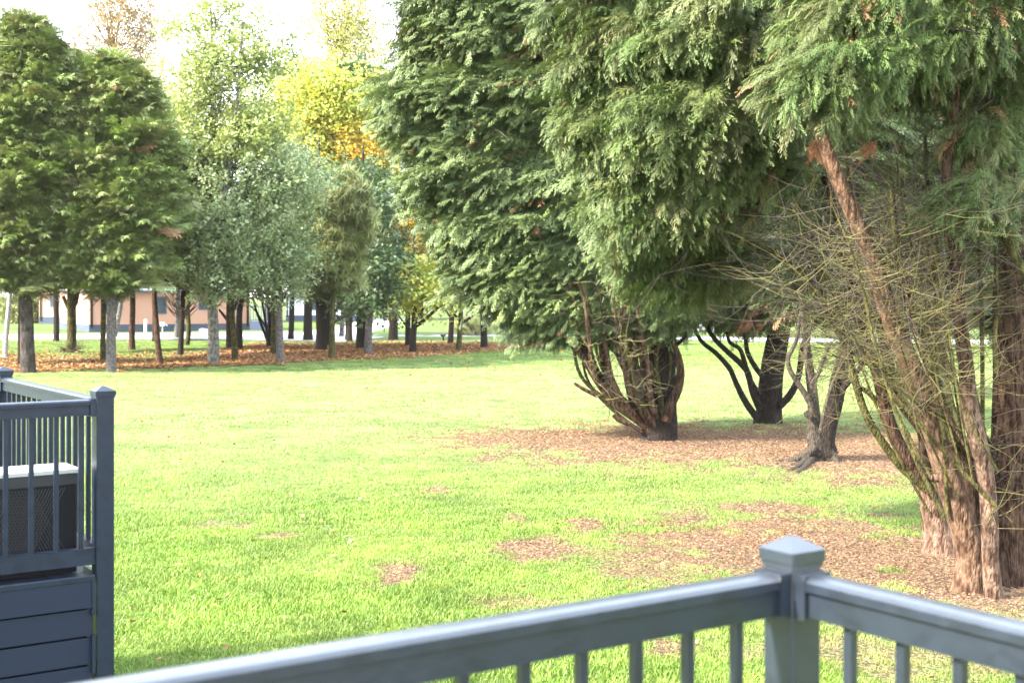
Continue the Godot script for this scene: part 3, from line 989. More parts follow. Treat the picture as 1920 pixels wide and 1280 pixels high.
func left_row() -> void:
	var cyp := [Color(0.175, 0.235, 0.062), Color(0.125, 0.175, 0.05), Color(0.215, 0.265, 0.085), Color(0.185, 0.18, 0.08)]
	var bright := [Color(0.19, 0.26, 0.068), Color(0.14, 0.195, 0.056), Color(0.23, 0.28, 0.095), Color(0.185, 0.18, 0.085)]
	var brownish := [Color(0.13, 0.125, 0.05), Color(0.10, 0.115, 0.045), Color(0.16, 0.14, 0.065)]
	var grey := [Color(0.24, 0.30, 0.15), Color(0.31, 0.36, 0.20), Color(0.15, 0.20, 0.08)]
	var pale := [Color(0.25, 0.30, 0.10), Color(0.30, 0.33, 0.12), Color(0.20, 0.25, 0.08)]
	var yellow := [Color(0.46, 0.46, 0.09), Color(0.40, 0.46, 0.10), Color(0.50, 0.40, 0.07), Color(0.32, 0.40, 0.09)]
	var orange := [Color(0.40, 0.20, 0.035), Color(0.42, 0.27, 0.045), Color(0.34, 0.15, 0.035)]
	var yorange := [Color(0.52, 0.36, 0.06), Color(0.50, 0.43, 0.07), Color(0.48, 0.26, 0.05)]
	var deep := [Color(0.05, 0.085, 0.036), Color(0.06, 0.10, 0.04), Color(0.08, 0.115, 0.045)]
	var pine := [Color(0.15, 0.17, 0.05), Color(0.11, 0.135, 0.04), Color(0.18, 0.19, 0.065)]
	var gold := [Color(0.30, 0.19, 0.085), Color(0.27, 0.21, 0.08), Color(0.33, 0.25, 0.11)]
	var lime := [Color(0.42, 0.42, 0.12), Color(0.36, 0.40, 0.13), Color(0.44, 0.36, 0.13)]
	# name, label, category, px, py, half width, px at horizon, height, bark, kind, palette, blobs
	var rows := [
		["birch_tree", "thin leaning white birch trunk at the far left edge", "tree", 9, 671, 4.5, 14, 8.5, "birch_bark", "leaf", gold, [[-10, 120, 50, 70, 40], [0, 60, 30, 40, 15]]],
		["cypress_tree", "dark slim conifer trunk just behind the thick leftmost trunk", "tree", 38, 683, 5, 37, 9.0, "dark_bark", "cyp", cyp, [[-60, 250, 100, 130, 110], [-50, 430, 100, 100, 90]]],
		["cypress_tree", "thick grey brown conifer trunk with knots, leftmost of the big ones", "tree", 52, 699, 12.5, 48, 10.2, "grey_brown_bark", "cyp", cyp, [[45, 62, 12, 34, 14, 0], [15, 95, 12, 30, 10, 0], [80, 105, 14, 30, 10, 0], [45, 120, 45, 65, 45, 0], [60, 220, 95, 90, 110, 0], [30, 340, 115, 80, 110, 0], [40, 445, 115, 55, 100, 1], [60, 515, 85, 22, 16, 1], [0, 500, 60, 30, 12, 1]]],
		["cypress_tree", "mossy stout trunk with shaggy brush at its foot", "tree", 133, 661, 8.5, 134, 9.0, "moss_bark", "cyp", cyp, [[128, 115, 13, 30, 12, 0], [155, 150, 12, 26, 10, 0], [125, 200, 65, 85, 70, 0], [140, 330, 90, 100, 90, 0], [130, 450, 85, 48, 70, 1], [140, 515, 70, 24, 14, 1]]],
		["cypress_tree", "slim green mossy trunk touching the pale knotted trunk", "tree", 193, 676, 5, 191, 8.0, "moss_bark", "cyp", cyp, [[185, 330, 60, 90, 60, 0], [190, 440, 60, 55, 45, 1]]],
		["cypress_tree", "pale pinkish knotted trunk standing at the lawn edge", "tree", 208, 698, 9, 206, 8.6, "knot_bark", "cyp", bright, [[208, 130, 12, 28, 12, 0], [240, 160, 14, 26, 12, 0], [180, 165, 12, 26, 10, 0], [215, 195, 55, 55, 55, 0], [225, 290, 95, 80, 100, 0], [215, 400, 100, 70, 95, 0], [215, 465, 85, 42, 60, 1], [225, 518, 80, 20, 14, 1]]],
		["cypress_tree", "straight brown trunk right of the pale knotted trunk", "tree", 247, 655, 5.5, 246, 8.0, "red_bark", "cyp", cyp, [[285, 205, 14, 30, 12, 0], [320, 260, 16, 30, 12, 0], [275, 310, 55, 80, 55, 0], [265, 420, 55, 70, 50, 1]]],
		["cypress_tree", "leaning brown trunk in front of the tan lodge window", "tree", 299, 683, 5.5, 287, 7.0, "red_bark", "cyp", bright, [[305, 350, 60, 90, 70, 0], [300, 440, 65, 55, 55, 1]]],
		["cypress_tree", "dark trunk with a fan of bare low twigs before the lodge", "tree", 338, 668, 5, 342, 7.0, "dark_bark", "cyp", brownish, [[340, 380, 50, 80, 45, 0], [338, 480, 50, 45, 35, 1]]],
		["cypress_tree", "short bent mossy trunk behind the twig fan", "tree", 350, 648, 4.5, 344, 7.0, "moss_bark", "cyp", brownish, [[360, 440, 40, 70, 30, 1]]],
		["poplar_tree", "tall pale grey trunk with grey green leaves and sparse top", "tree", 400, 684, 10, 399, 12.2, "grey_bark", "poplar", grey, [[440, 425, 105, 75, 70], [415, 505, 65, 50, 50], [510, 345, 75, 70, 52], [385, 330, 60, 80, 36], [455, 255, 90, 60, 36, pale], [425, 150, 95, 90, 28, pale], [405, 40, 80, 60, 15, pale], [500, 100, 60, 85, 15, pale], [365, 230, 45, 90, 22, pale]]],
		["plum_tree", "reddish forked trunk right of the tall grey trunk", "tree", 429, 655, 5.5, 428, 5.5, "red_bark", "leaf", grey, [[440, 500, 50, 40, 25]]],
		["plum_tree", "olive brown trunk standing in orange leaves beside the forked one", "tree", 440, 674, 5.5, 438, 6.0, "moss_bark", "leaf", grey, [[470, 470, 50, 55, 35]]],
		["plum_tree", "dark flared trunk directly behind the olive brown one", "tree", 448, 656, 6, 450, 6.0, "dark_bark", "leaf", grey, [[490, 420, 50, 60, 30]]],
		["alder_tree", "dark many-stemmed small tree before the lodge deck", "tree", 504, 651, 4.5, 506, 5.5, "dark_bark", "leaf", grey, [[510, 500, 45, 40, 25]]],
		["alder_tree", "yellow mossy trunk left of the pale smooth one", "tree", 513, 663, 6, 514, 8.0, "moss_bark", "leaf", grey, [[545, 400, 55, 70, 45], [530, 310, 50, 60, 25]]],
		["alder_tree", "pale smooth trunk with leaves hanging low at the lawn edge", "tree", 525, 679, 7, 522, 8.0, "knot_bark", "leaf", grey, [[530, 470, 55, 60, 50], [500, 520, 60, 40, 40], [560, 330, 45, 60, 25]]],
		["spruce_tree", "dark trunk with wide flared foot before the pale lodge", "tree", 577, 638, 8, 576, 9.5, "dark_bark", "pine", pine, [[590, 440, 60, 80, 40], [590, 520, 45, 40, 20]]],
		["pine_tree", "broad black trunk in the middle of the row", "tree", 602, 658, 9.5, 601, 9.0, "dark_bark", "pine", pine, [[620, 450, 70, 80, 60], [600, 530, 55, 30, 28], [640, 380, 55, 55, 30]]],
		["maple_tree", "black trunk below the tall yellow maple crown", "tree", 615, 648, 6.5, 615, 10.6, "dark_bark", "maple", yellow, [[600, 170, 70, 65, 50], [645, 215, 65, 75, 56], [570, 260, 65, 75, 44], [660, 290, 50, 50, 20, yorange], [690, 300, 40, 50, 16, yorange], [610, 320, 60, 40, 20]]],
		["maple_tree", "leaning yellow green mossy trunk with a low side branch", "tree", 621, 673, 5.5, 628, 6.5, "moss_bark", "pine", pine, [[660, 400, 50, 70, 35], [640, 500, 45, 40, 24]]],
		["young_tree", "very thin dark sapling on the grass beyond the leaves", "tree", 650, 637, 3, 652, 4.5, "dark_bark", "maple", deep, [[655, 540, 25, 30, 8]]],
		["maple_tree", "dark trunk behind the reddish smooth trunk", "tree", 677, 654, 9, 678, 9.0, "dark_bark", "maple", deep, [[700, 440, 50, 75, 44], [690, 350, 55, 45, 28], [665, 550, 50, 30, 16]]],
		["maple_tree", "reddish smooth trunk under dark green maple leaves", "tree", 690, 666, 7, 692, 7.5, "knot_bark", "maple", deep, [[680, 370, 45, 50, 24], [715, 500, 30, 60, 24], [685, 555, 45, 28, 16]]],
		["ash_tree", "straight black trunk right of the small sign", "tree", 737, 638, 8, 738, 10.0, "dark_bark", "maple", [Color(0.2, 0.26, 0.05), Color(0.4, 0.36, 0.05)], [[735, 420, 40, 80, 24]]],
		["maple_tree", "slim dark trunk just behind the spreading one", "tree", 765, 650, 5, 764, 7.0, "dark_bark", "maple", [Color(0.62, 0.32, 0.05), Color(0.66, 0.45, 0.06), Color(0.55, 0.42, 0.07)], [[756, 480, 34, 55, 60], [750, 510, 26, 26, 16, yellow]]],
		["maple_tree", "spreading trunk with rising limbs under orange leaves", "tree", 774, 661, 6, 776, 5.2, "dark_bark", "maple", yellow, [[765, 545, 32, 26, 18], [805, 555, 30, 16, 10], [775, 515, 26, 22, 10]]],
		["hawthorn_tree", "dark trunk with a fine side fork near the path", "tree", 845, 645, 5, 848, 6.0, "dark_bark", "cyp", cyp, [[850, 470, 60, 70, 50, 0]]],
		["hawthorn_tree", "mossy forked trunk beside the pale spiky plant", "tree", 860, 657, 4.8, 867, 6.0, "moss_bark", "cyp", cyp, [[885, 480, 60, 60, 50, 0]]],
		["ash_tree", "short black trunk at the right end of the row", "tree", 908, 652, 6, 906, 8.0, "dark_bark", "cyp", cyp, [[930, 450, 70, 80, 60, 0]]],
	]
	for t in rows:
		var d: float = EYE * F / (t[4] - HY)
		var o := thing(t[0], t[1], t[2], P(t[3], t[4], d), "trees of the row behind the lawn")
		var a := row_trunk(o, t[3], t[4], t[5], t[6], t[7], M[t[8]], 0.12 if t[4] == 648 and t[3] == 350 else 0.0)
		if t[9] == "cyp":
			var blobs := []
			for b in t[11]:
				blobs.append([b[0], b[1], b[2], b[3], b[4] * 1.25])
			cypress_crown(o, blobs, d, a, 0.72, t[10], 30, 1.5, 0.8, 0.3, null, null, 0.45, 0.17)
		elif t[9] == "pine":
			cypress_crown(o, t[11], d, a, 0.55, t[10], 26, 1.3, 0.9, 0.2, null, tuft[0], 0.1, 0.3)
		elif t[9] == "maple":
			leafy_crown(o, t[11], d, a, t[7], 0.55, t[10], 14, 0.5, bigleaf[0], M.leaf)
		elif t[9] == "poplar":
			leafy_crown(o, t[11], d, a, t[7], 0.6, t[10], 17, 0.42, leafy[0], M.leaf, "crown", M.grey_bark)
		else:
			leafy_crown(o, t[11], d, a, t[7], 0.6, t[10], 16, 0.38, leafy[1], M.leaf)
		var px: float = t[3]
		if px == 400.0:      # the second stem high up
			part("limb", limb([[402, 540, 7], [412, 440, 6], [425, 330, 5], [440, 240, 4], [447, 150, 3], [455, 40, 2]], d - 0.8, 8), M.grey_bark, o)
			part("limb", limb([[430, 300, 3], [470, 275, 2.4], [515, 272, 1.2]], d, 6), M.grey_bark, o)
			part("limb", limb([[398, 400, 3], [380, 340, 2.4], [362, 290, 1.2]], d, 6), M.grey_bark, o)
		elif px == 338.0:
			var w := Shape.new()
			for i in 26:
				var s := -1.0 if i % 2 else 1.0
				var h := rng.randf_range(575, 600)
				var l := rng.randf_range(18, 50)
				var q := limb([[338, h, 1.5], [338 + s * l * 0.4, h - 4 - rng.randf() * 6, 1.0], [338 + s * l, h - rng.randf_range(18, 50), 0.45]], d + rng.randfn(0, 0.6), 4)
				w.tube(PackedVector3Array(Array(q.v).slice(0, 44, 4)), spread_radii([0.03, 0.02, 0.008]), 3)
			part("branches", w, M.brown_twig, o).set_meta("kind", "stuff")
		elif px == 504.0:
			side_limbs(o, a, [[[504, 645, 3], [490, 610, 2.5], [478, 575, 2], [472, 545, 1.5]], [[503, 640, 3], [497, 600, 2.5], [490, 560, 2], [486, 530, 1.2]], [[505, 640, 3], [512, 600, 2.4], [524, 570, 1.8], [534, 545, 1.2]], [[504, 625, 2], [484, 590, 1.6], [468, 572, 1.0]]], d, M.dark_bark)
		elif px == 621.0:
			side_limbs(o, a, [[[625, 605, 3], [640, 596, 2.4], [655, 588, 1.8], [668, 575, 1.2]], [[626, 590, 2.5], [634, 572, 2], [645, 560, 1.2]]], d, M.moss_bark)
		elif px == 774.0:
			side_limbs(o, a, [[[775, 612, 5], [790, 604, 4], [806, 590, 3.2], [822, 576, 2.6], [840, 566, 1.6]], [[775, 605, 4.5], [784, 588, 3.6], [797, 574, 2.8], [808, 560, 1.6]], [[772, 620, 2.5], [757, 605, 2], [745, 588, 1.4]]], d, M.dark_bark)
		elif px == 860.0:
			side_limbs(o, a, [[[864, 605, 3.4], [875, 600, 2.8], [886, 592, 2.2], [900, 585, 1.4]], [[863, 600, 3], [852, 590, 2.4], [842, 580, 1.6], [830, 572, 1]]], d, M.dark_bark)
		elif px == 845.0:
			side_limbs(o, a, [[[848, 592, 2.6], [856, 582, 2.2], [862, 570, 1.4]], [[847, 600, 2.2], [838, 585, 1.8], [828, 576, 1.2]]], d, M.dark_bark)
		elif px == 429.0:
			side_limbs(o, a, [[[428, 602, 3.5], [418, 590, 2.6], [410, 580, 1.8]], [[429, 598, 3.5], [438, 580, 2.8], [446, 560, 2]]], d, M.red_bark)
		elif px == 133.0:
			var w := Shape.new()
			twigs(w, PackedVector3Array([a + Vector3(-0.3, 0.1, 0), a + Vector3(0.3, 0.15, 0.2)]), 120, 0.3, 0.9, 0.012, -0.05)
			part("brush", w, M.brown_twig, o).set_meta("kind", "stuff")
			side_limbs(o, a, [[[133, 585, 5], [125, 572, 4], [118, 555, 3]], [[134, 580, 5], [142, 565, 4], [146, 545, 3]]], d, M.moss_bark)
	# behind the row
	var behind := [
		["birch_tree", "tall sparse golden brown birch rising behind the left conifers", 215, 632, 4, 230, 15.5, "grey_bark", gold, [[225, 50, 85, 90, 100], [165, 130, 45, 70, 40], [280, 80, 45, 80, 46], [255, 170, 70, 60, 46], [200, -40, 70, 50, 40], [100, 110, 40, 40, 14]], 0.5, 13],
		["birch_tree", "weeping yellow birch against the sky left of the big cypress", 640, 631, 4, 645, 16.0, "grey_bark", lime, [[625, 60, 45, 70, 60], [670, 60, 45, 80, 60], [705, 110, 35, 60, 36], [590, 10, 40, 40, 24], [690, 190, 35, 60, 30], [660, -40, 60, 40, 30]], 0.5, 14],
		["birch_tree", "pale yellow birch between the golden one and the poplar", 330, 634, 4, 335, 11.0, "grey_bark", lime, [[320, 190, 55, 70, 60], [350, 270, 60, 70, 60], [300, 270, 50, 60, 36], [290, 350, 60, 60, 40], [370, 170, 40, 60, 26]], 0.5, 13],
		["maple_tree", "yellow green maple crown behind the sparse poplar top", 545, 636, 5, 548, 12.0, "dark_bark", [Color(0.36, 0.42, 0.09), Color(0.42, 0.44, 0.10), Color(0.28, 0.35, 0.08)], [[545, 190, 65, 70, 70], [515, 265, 65, 65, 66], [590, 145, 50, 45, 40], [480, 190, 50, 70, 36], [360, 300, 40, 50, 20]], 0.55, 13],
		["cypress_tree", "blue green conifer top behind the yellow maple", 655, 640, 5, 655, 11.5, "dark_bark", [Color(0.10, 0.17, 0.09), Color(0.13, 0.2, 0.11)], [[650, 160, 40, 50, 60], [680, 220, 45, 50, 50], [700, 330, 40, 80, 60]], 0.0, 0],
		["cypress_tree", "darker conifer filling the gap behind the two tall left conifers", 105, 640, 5, 105, 10.5, "dark_bark", bright, [[105, 190, 70, 90, 80], [100, 330, 90, 90, 80], [20, 200, 80, 100, 50]], 0.0, 0],
		["cypress_tree", "soft green conifer between the pale knotted trunk and the poplar", 290, 642, 5, 290, 10.0, "dark_bark", bright, [[290, 250, 50, 70, 60], [300, 360, 60, 90, 70]], 0.0, 0],
	]
	for t in behind:
		var d: float = EYE * F / (t[3] - HY)
		var o := thing(t[0], t[1], "tree", P(t[2], t[3], d), "trees behind the row")
		var a := row_trunk(o, t[2], t[3], t[4], t[5], t[6], M[t[7]])
		if t[10] > 0.0:
			leafy_crown(o, t[9], d, a, t[6], t[10], t[8], t[11] + 6, 0.32 if t[0] == "birch_tree" else 0.5, leafy[1], M.leaf, "crown", M.grey_bark, 3.2 if t[0] == "birch_tree" else 0.7)
		else:
			cypress_crown(o, t[9], d, a, 0.95, t[8], 26, 1.6, 0.8, 0.3, null, null, 0.45, 0.17)
	# far trees and hedges that close the view
	var far := [
		[-60, 60, 604, 470, 70, lime, "pale yellow far tree at the left edge of the clearing"],
		[55, 40, 605, 575, 30, pine, "olive hedge beyond the leftmost trunks"],
		[330, 110, 604, 430, 90, pale, "pale green far tree behind the tan lodge roof"],
		[500, 90, 600, 440, 90, pale, "pale far tree above the lodge deck"],
		[640, 80, 600, 460, 80, lime, "yellowish far tree behind the pale blue lodge"],
		[790, 90, 597, 470, 90, pale, "soft green far tree behind the sign"],
		[950, 90, 598, 470, 80, lime, "pale far tree above the white lodge"],
		[1120, 100, 598, 480, 80, pale, "far tree behind the big cypress at centre"],
		[1330, 100, 598, 470, 90, lime, "far tree above the brown lodge at right"],
		[1540, 110, 598, 470, 90, pale, "far tree behind the gnarled trunk"],
		[1760, 110, 598, 460, 90, pine, "far olive tree behind the white lodge at right"],
		[1950, 110, 598, 450, 90, pale, "far tree beyond the right edge"],
	]
	for t in far:
		var d: float = EYE * F / (t[2] - HY)
		var o := thing("distant_tree" if t[4] > 40 else "hedge", t[6], "tree" if t[4] > 40 else "hedge", P(t[0], t[2], d), "trees closing the far view")
		var a := row_trunk(o, t[0], t[2], 4, t[0], 5.0, M.dark_bark)
		leafy_crown(o, [[t[0], t[3], t[1], t[4], 60], [t[0] + 20, t[3] + t[4] * 0.5, t[1] * 0.9, t[4] * 0.5, 30]], d, a, 5.0, 1.0, t[5], 16, 0.7, leafy[0], M.leaf)

func right_trees() -> void:
	var cyp := [Color(0.095, 0.132, 0.046), Color(0.066, 0.10, 0.034), Color(0.125, 0.16, 0.06), Color(0.108, 0.145, 0.043)]
	var near := [Color(0.076, 0.118, 0.028), Color(0.052, 0.09, 0.022), Color(0.102, 0.135, 0.037), Color(0.125, 0.128, 0.05)]
	var shade := [Color(0.045, 0.07, 0.02), Color(0.035, 0.055, 0.017), Color(0.06, 0.08, 0.027)]  # foliage darkened to paint in the gloom under the right canopy
	var rust := [Color(0.15, 0.05, 0.025), Color(0.2, 0.085, 0.04)]
	# the big cypress in the middle
	var d := EYE * F / (826.0 - HY)
	var o := thing("cypress_tree", "large dense cypress with fan of curved stems at the centre", "tree", G(1238, 826))
	part("trunk", limb([[1238, 834, 40], [1238, 824, 34], [1240, 800, 31], [1243, 740, 26], [1243, 680, 24], [1240, 630, 22], [1238, 560, 18], [1225, 400, 14], [1200, 150, 10], [1190, -100, 6]], d, 20, 0.13), M.dark_bark, o)
	part("limb", limb([[1248, 790, 10], [1256, 764, 9], [1270, 732, 9], [1276, 700, 8], [1272, 670, 7], [1262, 640, 6], [1262, 600, 5], [1268, 550, 4]], d - 0.3, 9), M.red_bark, o)
	part("limb", limb([[1264, 650, 4], [1285, 630, 3.4], [1294, 600, 3], [1298, 570, 2]], d - 0.2, 7), M.dark_bark, o)
	var tw := Shape.new()
	var btw := Shape.new()
	for i in 34:
		var t := pow(rng.randf(), 0.8)
		var ex := lerpf(1056, 1238, t) + rng.randf_range(-14, 14)
		var bx := lerpf(1200, 1246, t) + rng.randf_range(-6, 6)
		var by := rng.randf_range(770, 812)
		var r := rng.randf_range(2.2, 6.0) if i % 3 else rng.randf_range(6, 9.5)
		var depth := d - rng.randf_range(-0.3, 1.7) * sin(0.4 + t * 2.4) - 0.2
		var bulge := lerpf(-22, 0, t) + rng.randf_range(-12, 14)
		var pts := [[bx, by, r], [lerpf(bx, ex, 0.42) + bulge * 0.7, by - rng.randf_range(25, 55), r * 0.85], [lerpf(bx, ex, 0.72) + bulge + rng.randf_range(-10, 10), by - rng.randf_range(85, 125), r * 0.7], [lerpf(bx, ex, 0.92) + bulge * 0.5 + rng.randf_range(-8, 8), by - rng.randf_range(150, 180), r * 0.55], [ex, 590 - rng.randf() * 30, r * 0.4], [ex - 12, 530, r * 0.25]]
		part("limb", limb(pts, d - 0.15, 8, 0.0, depth), [M.stem_bark, M.red_bark, M.moss_bark][i % 3], o)
		var q := []
		for p in pts.slice(1):
			q.append(P(p[0], p[1], depth))
		twigs(tw if i % 2 else btw, curve(q, 3), 13, 0.25, 0.8, 0.006, 0.06)
	for e in [[[1180, 794, 6], [1160, 786, 5], [1150, 778, 3.4]], [[1120, 742, 4], [1092, 728, 3.4], [1077, 718, 2.4]]]:
		part("stub", limb(e, d - 0.7, 8), M.red_bark, o)
	part("twigs", btw, M.brown_twig, o).set_meta("kind", "stuff")
	part("twigs", tw, M.twig, o).set_meta("kind", "stuff")
	var ax := P(1240, 700, d)
	cypress_crown(o, [[880, 30, 130, 110, 120], [850, 180, 130, 110, 130], [870, 310, 110, 100, 110], [925, 420, 105, 80, 100], [985, 508, 112, 58, 90], [1040, 560, 110, 45, 60], [1130, 560, 110, 36, 60, d + 0.2], [1210, 545, 90, 40, 50, d + 0.2], [1070, 585, 50, 14, 20, d - 0.3], [1020, 380, 130, 110, 110], [1030, 220, 150, 130, 130], [1060, 60, 170, 130, 130], [1150, 470, 110, 90, 80], [1200, 560, 80, 40, 40], [1200, 300, 130, 170, 90], [1250, 100, 150, 150, 70], [950, -110, 180, 110, 90]], d, ax, 0.46, cyp, 46, 1.15, 0.75, 0.5)
	# the trunk behind with bowed limbs
	d = EYE * F / (794.0 - HY)
	o = thing("cypress_tree", "cypress with black trunk and bowed bare limbs behind the centre one", "tree", G(1440, 794))
	part("trunk", limb([[1440, 800, 31], [1440, 792, 27], [1443, 760, 22], [1447, 700, 21], [1455, 650, 20], [1465, 610, 18], [1475, 560, 16], [1480, 400, 12], [1480, 200, 8]], d, 18, 0.13), M.dark_bark, o)
	for l in [[[1422, 785, 7], [1408, 768, 6.5], [1392, 742, 6], [1378, 712, 5], [1368, 690, 5], [1343, 662, 4.5], [1318, 642, 4], [1302, 615, 3.5], [1294, 580, 2.5]], [[1426, 768, 7], [1412, 735, 6.5], [1403, 700, 6], [1390, 682, 5.5], [1360, 655, 5], [1338, 632, 4.5], [1320, 600, 4], [1312, 560, 3]], [[1424, 740, 6], [1406, 712, 5.5], [1398, 685, 5], [1388, 655, 4], [1368, 640, 3.5], [1362, 610, 3]], [[1430, 705, 5], [1418, 690, 5], [1402, 660, 4.5], [1398, 630, 4], [1390, 600, 3]], [[1462, 762, 7], [1482, 740, 7], [1496, 712, 6], [1502, 680, 6], [1506, 650, 6], [1514, 625, 5], [1520, 580, 4]]]:
		part("limb", limb(l, d - 0.2, 8), M.dark_bark, o)
	cypress_crown(o, [[1340, 520, 90, 60, 60], [1430, 500, 110, 80, 80], [1420, 380, 150, 110, 90], [1530, 480, 110, 80, 70], [1480, 260, 160, 120, 80], [1390, 570, 60, 25, 25]], d, P(1450, 600, d), 0.36, near, 44, 1.0, 0.8, 0.7)
	var k := Flock.new()
	for e in [[1435, 575, 26, 18], [1405, 600, 14, 10], [1296, 582, 10, 8], [1320, 560, 10, 7], [1440, 560, 20, 10]]:
		var c := P(e[0], e[1], d - 1.3)
		for i in 12:
			var dir := Vector3(rng.randfn(0, 0.5), -1, rng.randfn(0, 0.5)).normalized()
			var z := dir.cross(Vector3.BACK).normalized()
			k.put(Basis(dir * 0.22, z.cross(dir) * 0.22, z * 0.22), c + Vector3(rng.randfn(0, e[2] / F * d * 0.6), rng.randfn(0, e[3] / F * d * 0.6), rng.randfn(0, 0.3)), tint(rust, 0.3))
	flock("dead_sprays", k, spray[0], M.needle, o)
	# the gnarled one with roots
	d = EYE * F / (868.0 - HY)
	o = thing("cypress_tree", "gnarled twin trunk with grey roots spreading over the bare soil", "tree", G(1536, 868))
	part("trunk", limb([[1534, 872, 20], [1532, 850, 15], [1528, 806, 14], [1526, 764, 11], [1524, 734, 10], [1519, 695, 8], [1514, 653, 6.5], [1507, 610, 5], [1500, 540, 4]], d, 16, 0.16), M.gnarl_bark, o)
	part("trunk", limb([[1550, 852, 22], [1548, 830, 17], [1553, 799, 16], [1564, 757, 16], [1572, 717, 16], [1580, 681, 14], [1586, 644, 12], [1592, 590, 11], [1600, 480, 9], [1610, 300, 7]], d + 0.4, 16, 0.16), M.dark_bark, o)
	for l in [[[1522, 762, 6], [1514, 745, 6], [1498, 720, 5], [1482, 694, 4.6], [1478, 672, 4.4], [1486, 655, 4], [1496, 630, 3.5], [1500, 590, 3]], [[1520, 782, 6], [1514, 776, 6], [1511, 772, 5]], [[1538, 812, 4], [1548, 765, 4], [1560, 725, 3.6], [1578, 678, 3.2], [1590, 640, 2.6]], [[1522, 720, 4.5], [1535, 700, 4], [1545, 670, 3.4], [1560, 640, 2.6]], [[1518, 700, 4], [1512, 670, 3.4], [1516, 640, 3], [1524, 600, 2]], [[1580, 730, 6], [1605, 700, 5], [1622, 680, 4.4], [1650, 672, 3]]]:
		part("limb", limb(l, d - 0.15, 8), M.gnarl_bark if l[0][0] < 1540 else M.dark_bark, o)
	for l in [[[1530, 838, 9], [1512, 852, 7], [1490, 862, 5.5], [1462, 866, 4.5], [1452, 872, 3]], [[1528, 840, 8], [1515, 858, 6.5], [1500, 874, 6], [1478, 884, 4]], [[1532, 842, 8], [1522, 862, 7], [1508, 878, 6], [1494, 886, 4]], [[1526, 846, 6], [1500, 866, 5], [1475, 876, 4], [1453, 880, 2.6]], [[1538, 846, 7], [1526, 866, 5], [1527, 876, 3]], [[1556, 846, 7], [1566, 858, 5], [1572, 868, 3]]]:
		var s := Shape.new()
		var q := []
		var rr := []
		for p in l:            # in the air at the trunk, then out along the soil
			var r: float = p[2] / F * d * 1.15
			q.append(P(p[0], p[1], d - 0.12) if p[1] < 866 else G(p[0], p[1] + 4) + Vector3.UP * r * 0.45)
			rr.append(r)
		s.tube(curve(q), spread_radii(rr), 9)
		part("root", s, M.gnarl_bark, o)
	tw = Shape.new()
	for q in [[P(1519, 700, d), P(1505, 610, d)], [P(1530, 720, d), P(1560, 640, d)], [P(1580, 690, d), P(1590, 590, d)]]:
		twigs(tw, PackedVector3Array(q), 70, 0.3, 0.9, 0.005, 0.06)
	part("twigs", tw, M.twig, o).set_meta("kind", "stuff")
	cypress_crown(o, [[1560, 510, 110, 60, 80], [1600, 420, 150, 100, 110], [1600, 280, 160, 100, 90], [1680, 520, 110, 60, 60], [1760, 400, 100, 120, 60]], d + 1.0, P(1560, 700, d), 0.45, shade, 28, 1.0, 0.7, 0.6)
	# two more standing behind on the right
	for e in [[1690, 745, "dark cypress behind the leaning stems at right", [[1700, 460, 150, 110, 150], [1720, 290, 180, 120, 120], [1690, 550, 130, 40, 60]]], [1880, 750, "dark cypress farthest right behind the thick trunk", [[1880, 470, 130, 110, 140], [1900, 290, 150, 120, 110], [1880, 560, 110, 35, 60]]]]:
		d = EYE * F / (e[1] - HY)
		o = thing("cypress_tree", e[2], "tree", G(e[0], e[1]))
		part("trunk", limb([[e[0], e[1] + 4, 17], [e[0] + 3, 700, 13], [e[0] + 8, 600, 11], [e[0] + 12, 300, 7]], d, 14, 0.12), M.dark_bark, o)
		cypress_crown(o, e[3], d, P(e[0], 600, d), 0.55, shade, 30, 1.2, 0.8, 0.5)
	# the many-stemmed pair on the right
	d = EYE * F / (1034.0 - HY)
	o = thing("cypress_tree", "many-stemmed cypress with leaning mossy stems behind the thick right trunk", "tree", G(1768, 1034))
	part("trunk", limb([[1766, 1046, 48], [1764, 1020, 36], [1757, 985, 25], [1746, 930, 21], [1740, 890, 19], [1738, 850, 15], [1732, 808, 13], [1702, 768, 12], [1679, 729, 11], [1666, 676, 11], [1656, 625, 10], [1640, 540, 9], [1610, 420, 7], [1590, 300, 5]], d, 18, 0.13), M.pale_bark, o)
	part("trunk", limb([[1790, 1040, 30], [1792, 1000, 22], [1791, 950, 20], [1786, 830, 19], [1768, 750, 17], [1760, 660, 16], [1758, 560, 14], [1770, 400, 12], [1790, 200, 9]], d + 0.5, 16, 0.12), M.grey_bark, o)
	tw = Shape.new()
	var ptw := Shape.new()
	for l in [[[1740, 915, 12], [1718, 898, 9], [1688, 872, 8], [1648, 818, 7.6], [1621, 769, 7.4], [1601, 702, 7], [1589, 649, 6.4], [1568, 618, 5.6], [1550, 587, 5], [1538, 540, 4], [1530, 470, 3]], [[1736, 900, 13], [1697, 849, 12], [1672, 800, 12], [1657, 747, 12], [1646, 698, 12], [1630, 658, 11], [1616, 609, 11], [1600, 540, 10], [1580, 440, 8], [1545, 330, 6]], [[1740, 800, 11], [1722, 745, 10], [1684, 707, 10], [1634, 680, 9], [1590, 645, 9], [1563, 596, 8], [1541, 560, 7], [1500, 510, 6], [1440, 468, 5], [1370, 448, 4], [1310, 432, 3]], [[1650, 760, 5], [1632, 738, 5], [1612, 725, 4]], [[1788, 880, 9], [1775, 800, 8], [1745, 700, 7], [1720, 600, 6], [1690, 480, 5], [1650, 380, 4]]]:
		var s := limb(l, d - 0.3, 10, 0.05)
		part("limb", s, M.moss_bark if l[0][2] == 12 or l[0][2] < 12 else M.red_bark, o)
		var q := []
		for p in l:
			q.append(P(p[0], p[1], d - 0.3))
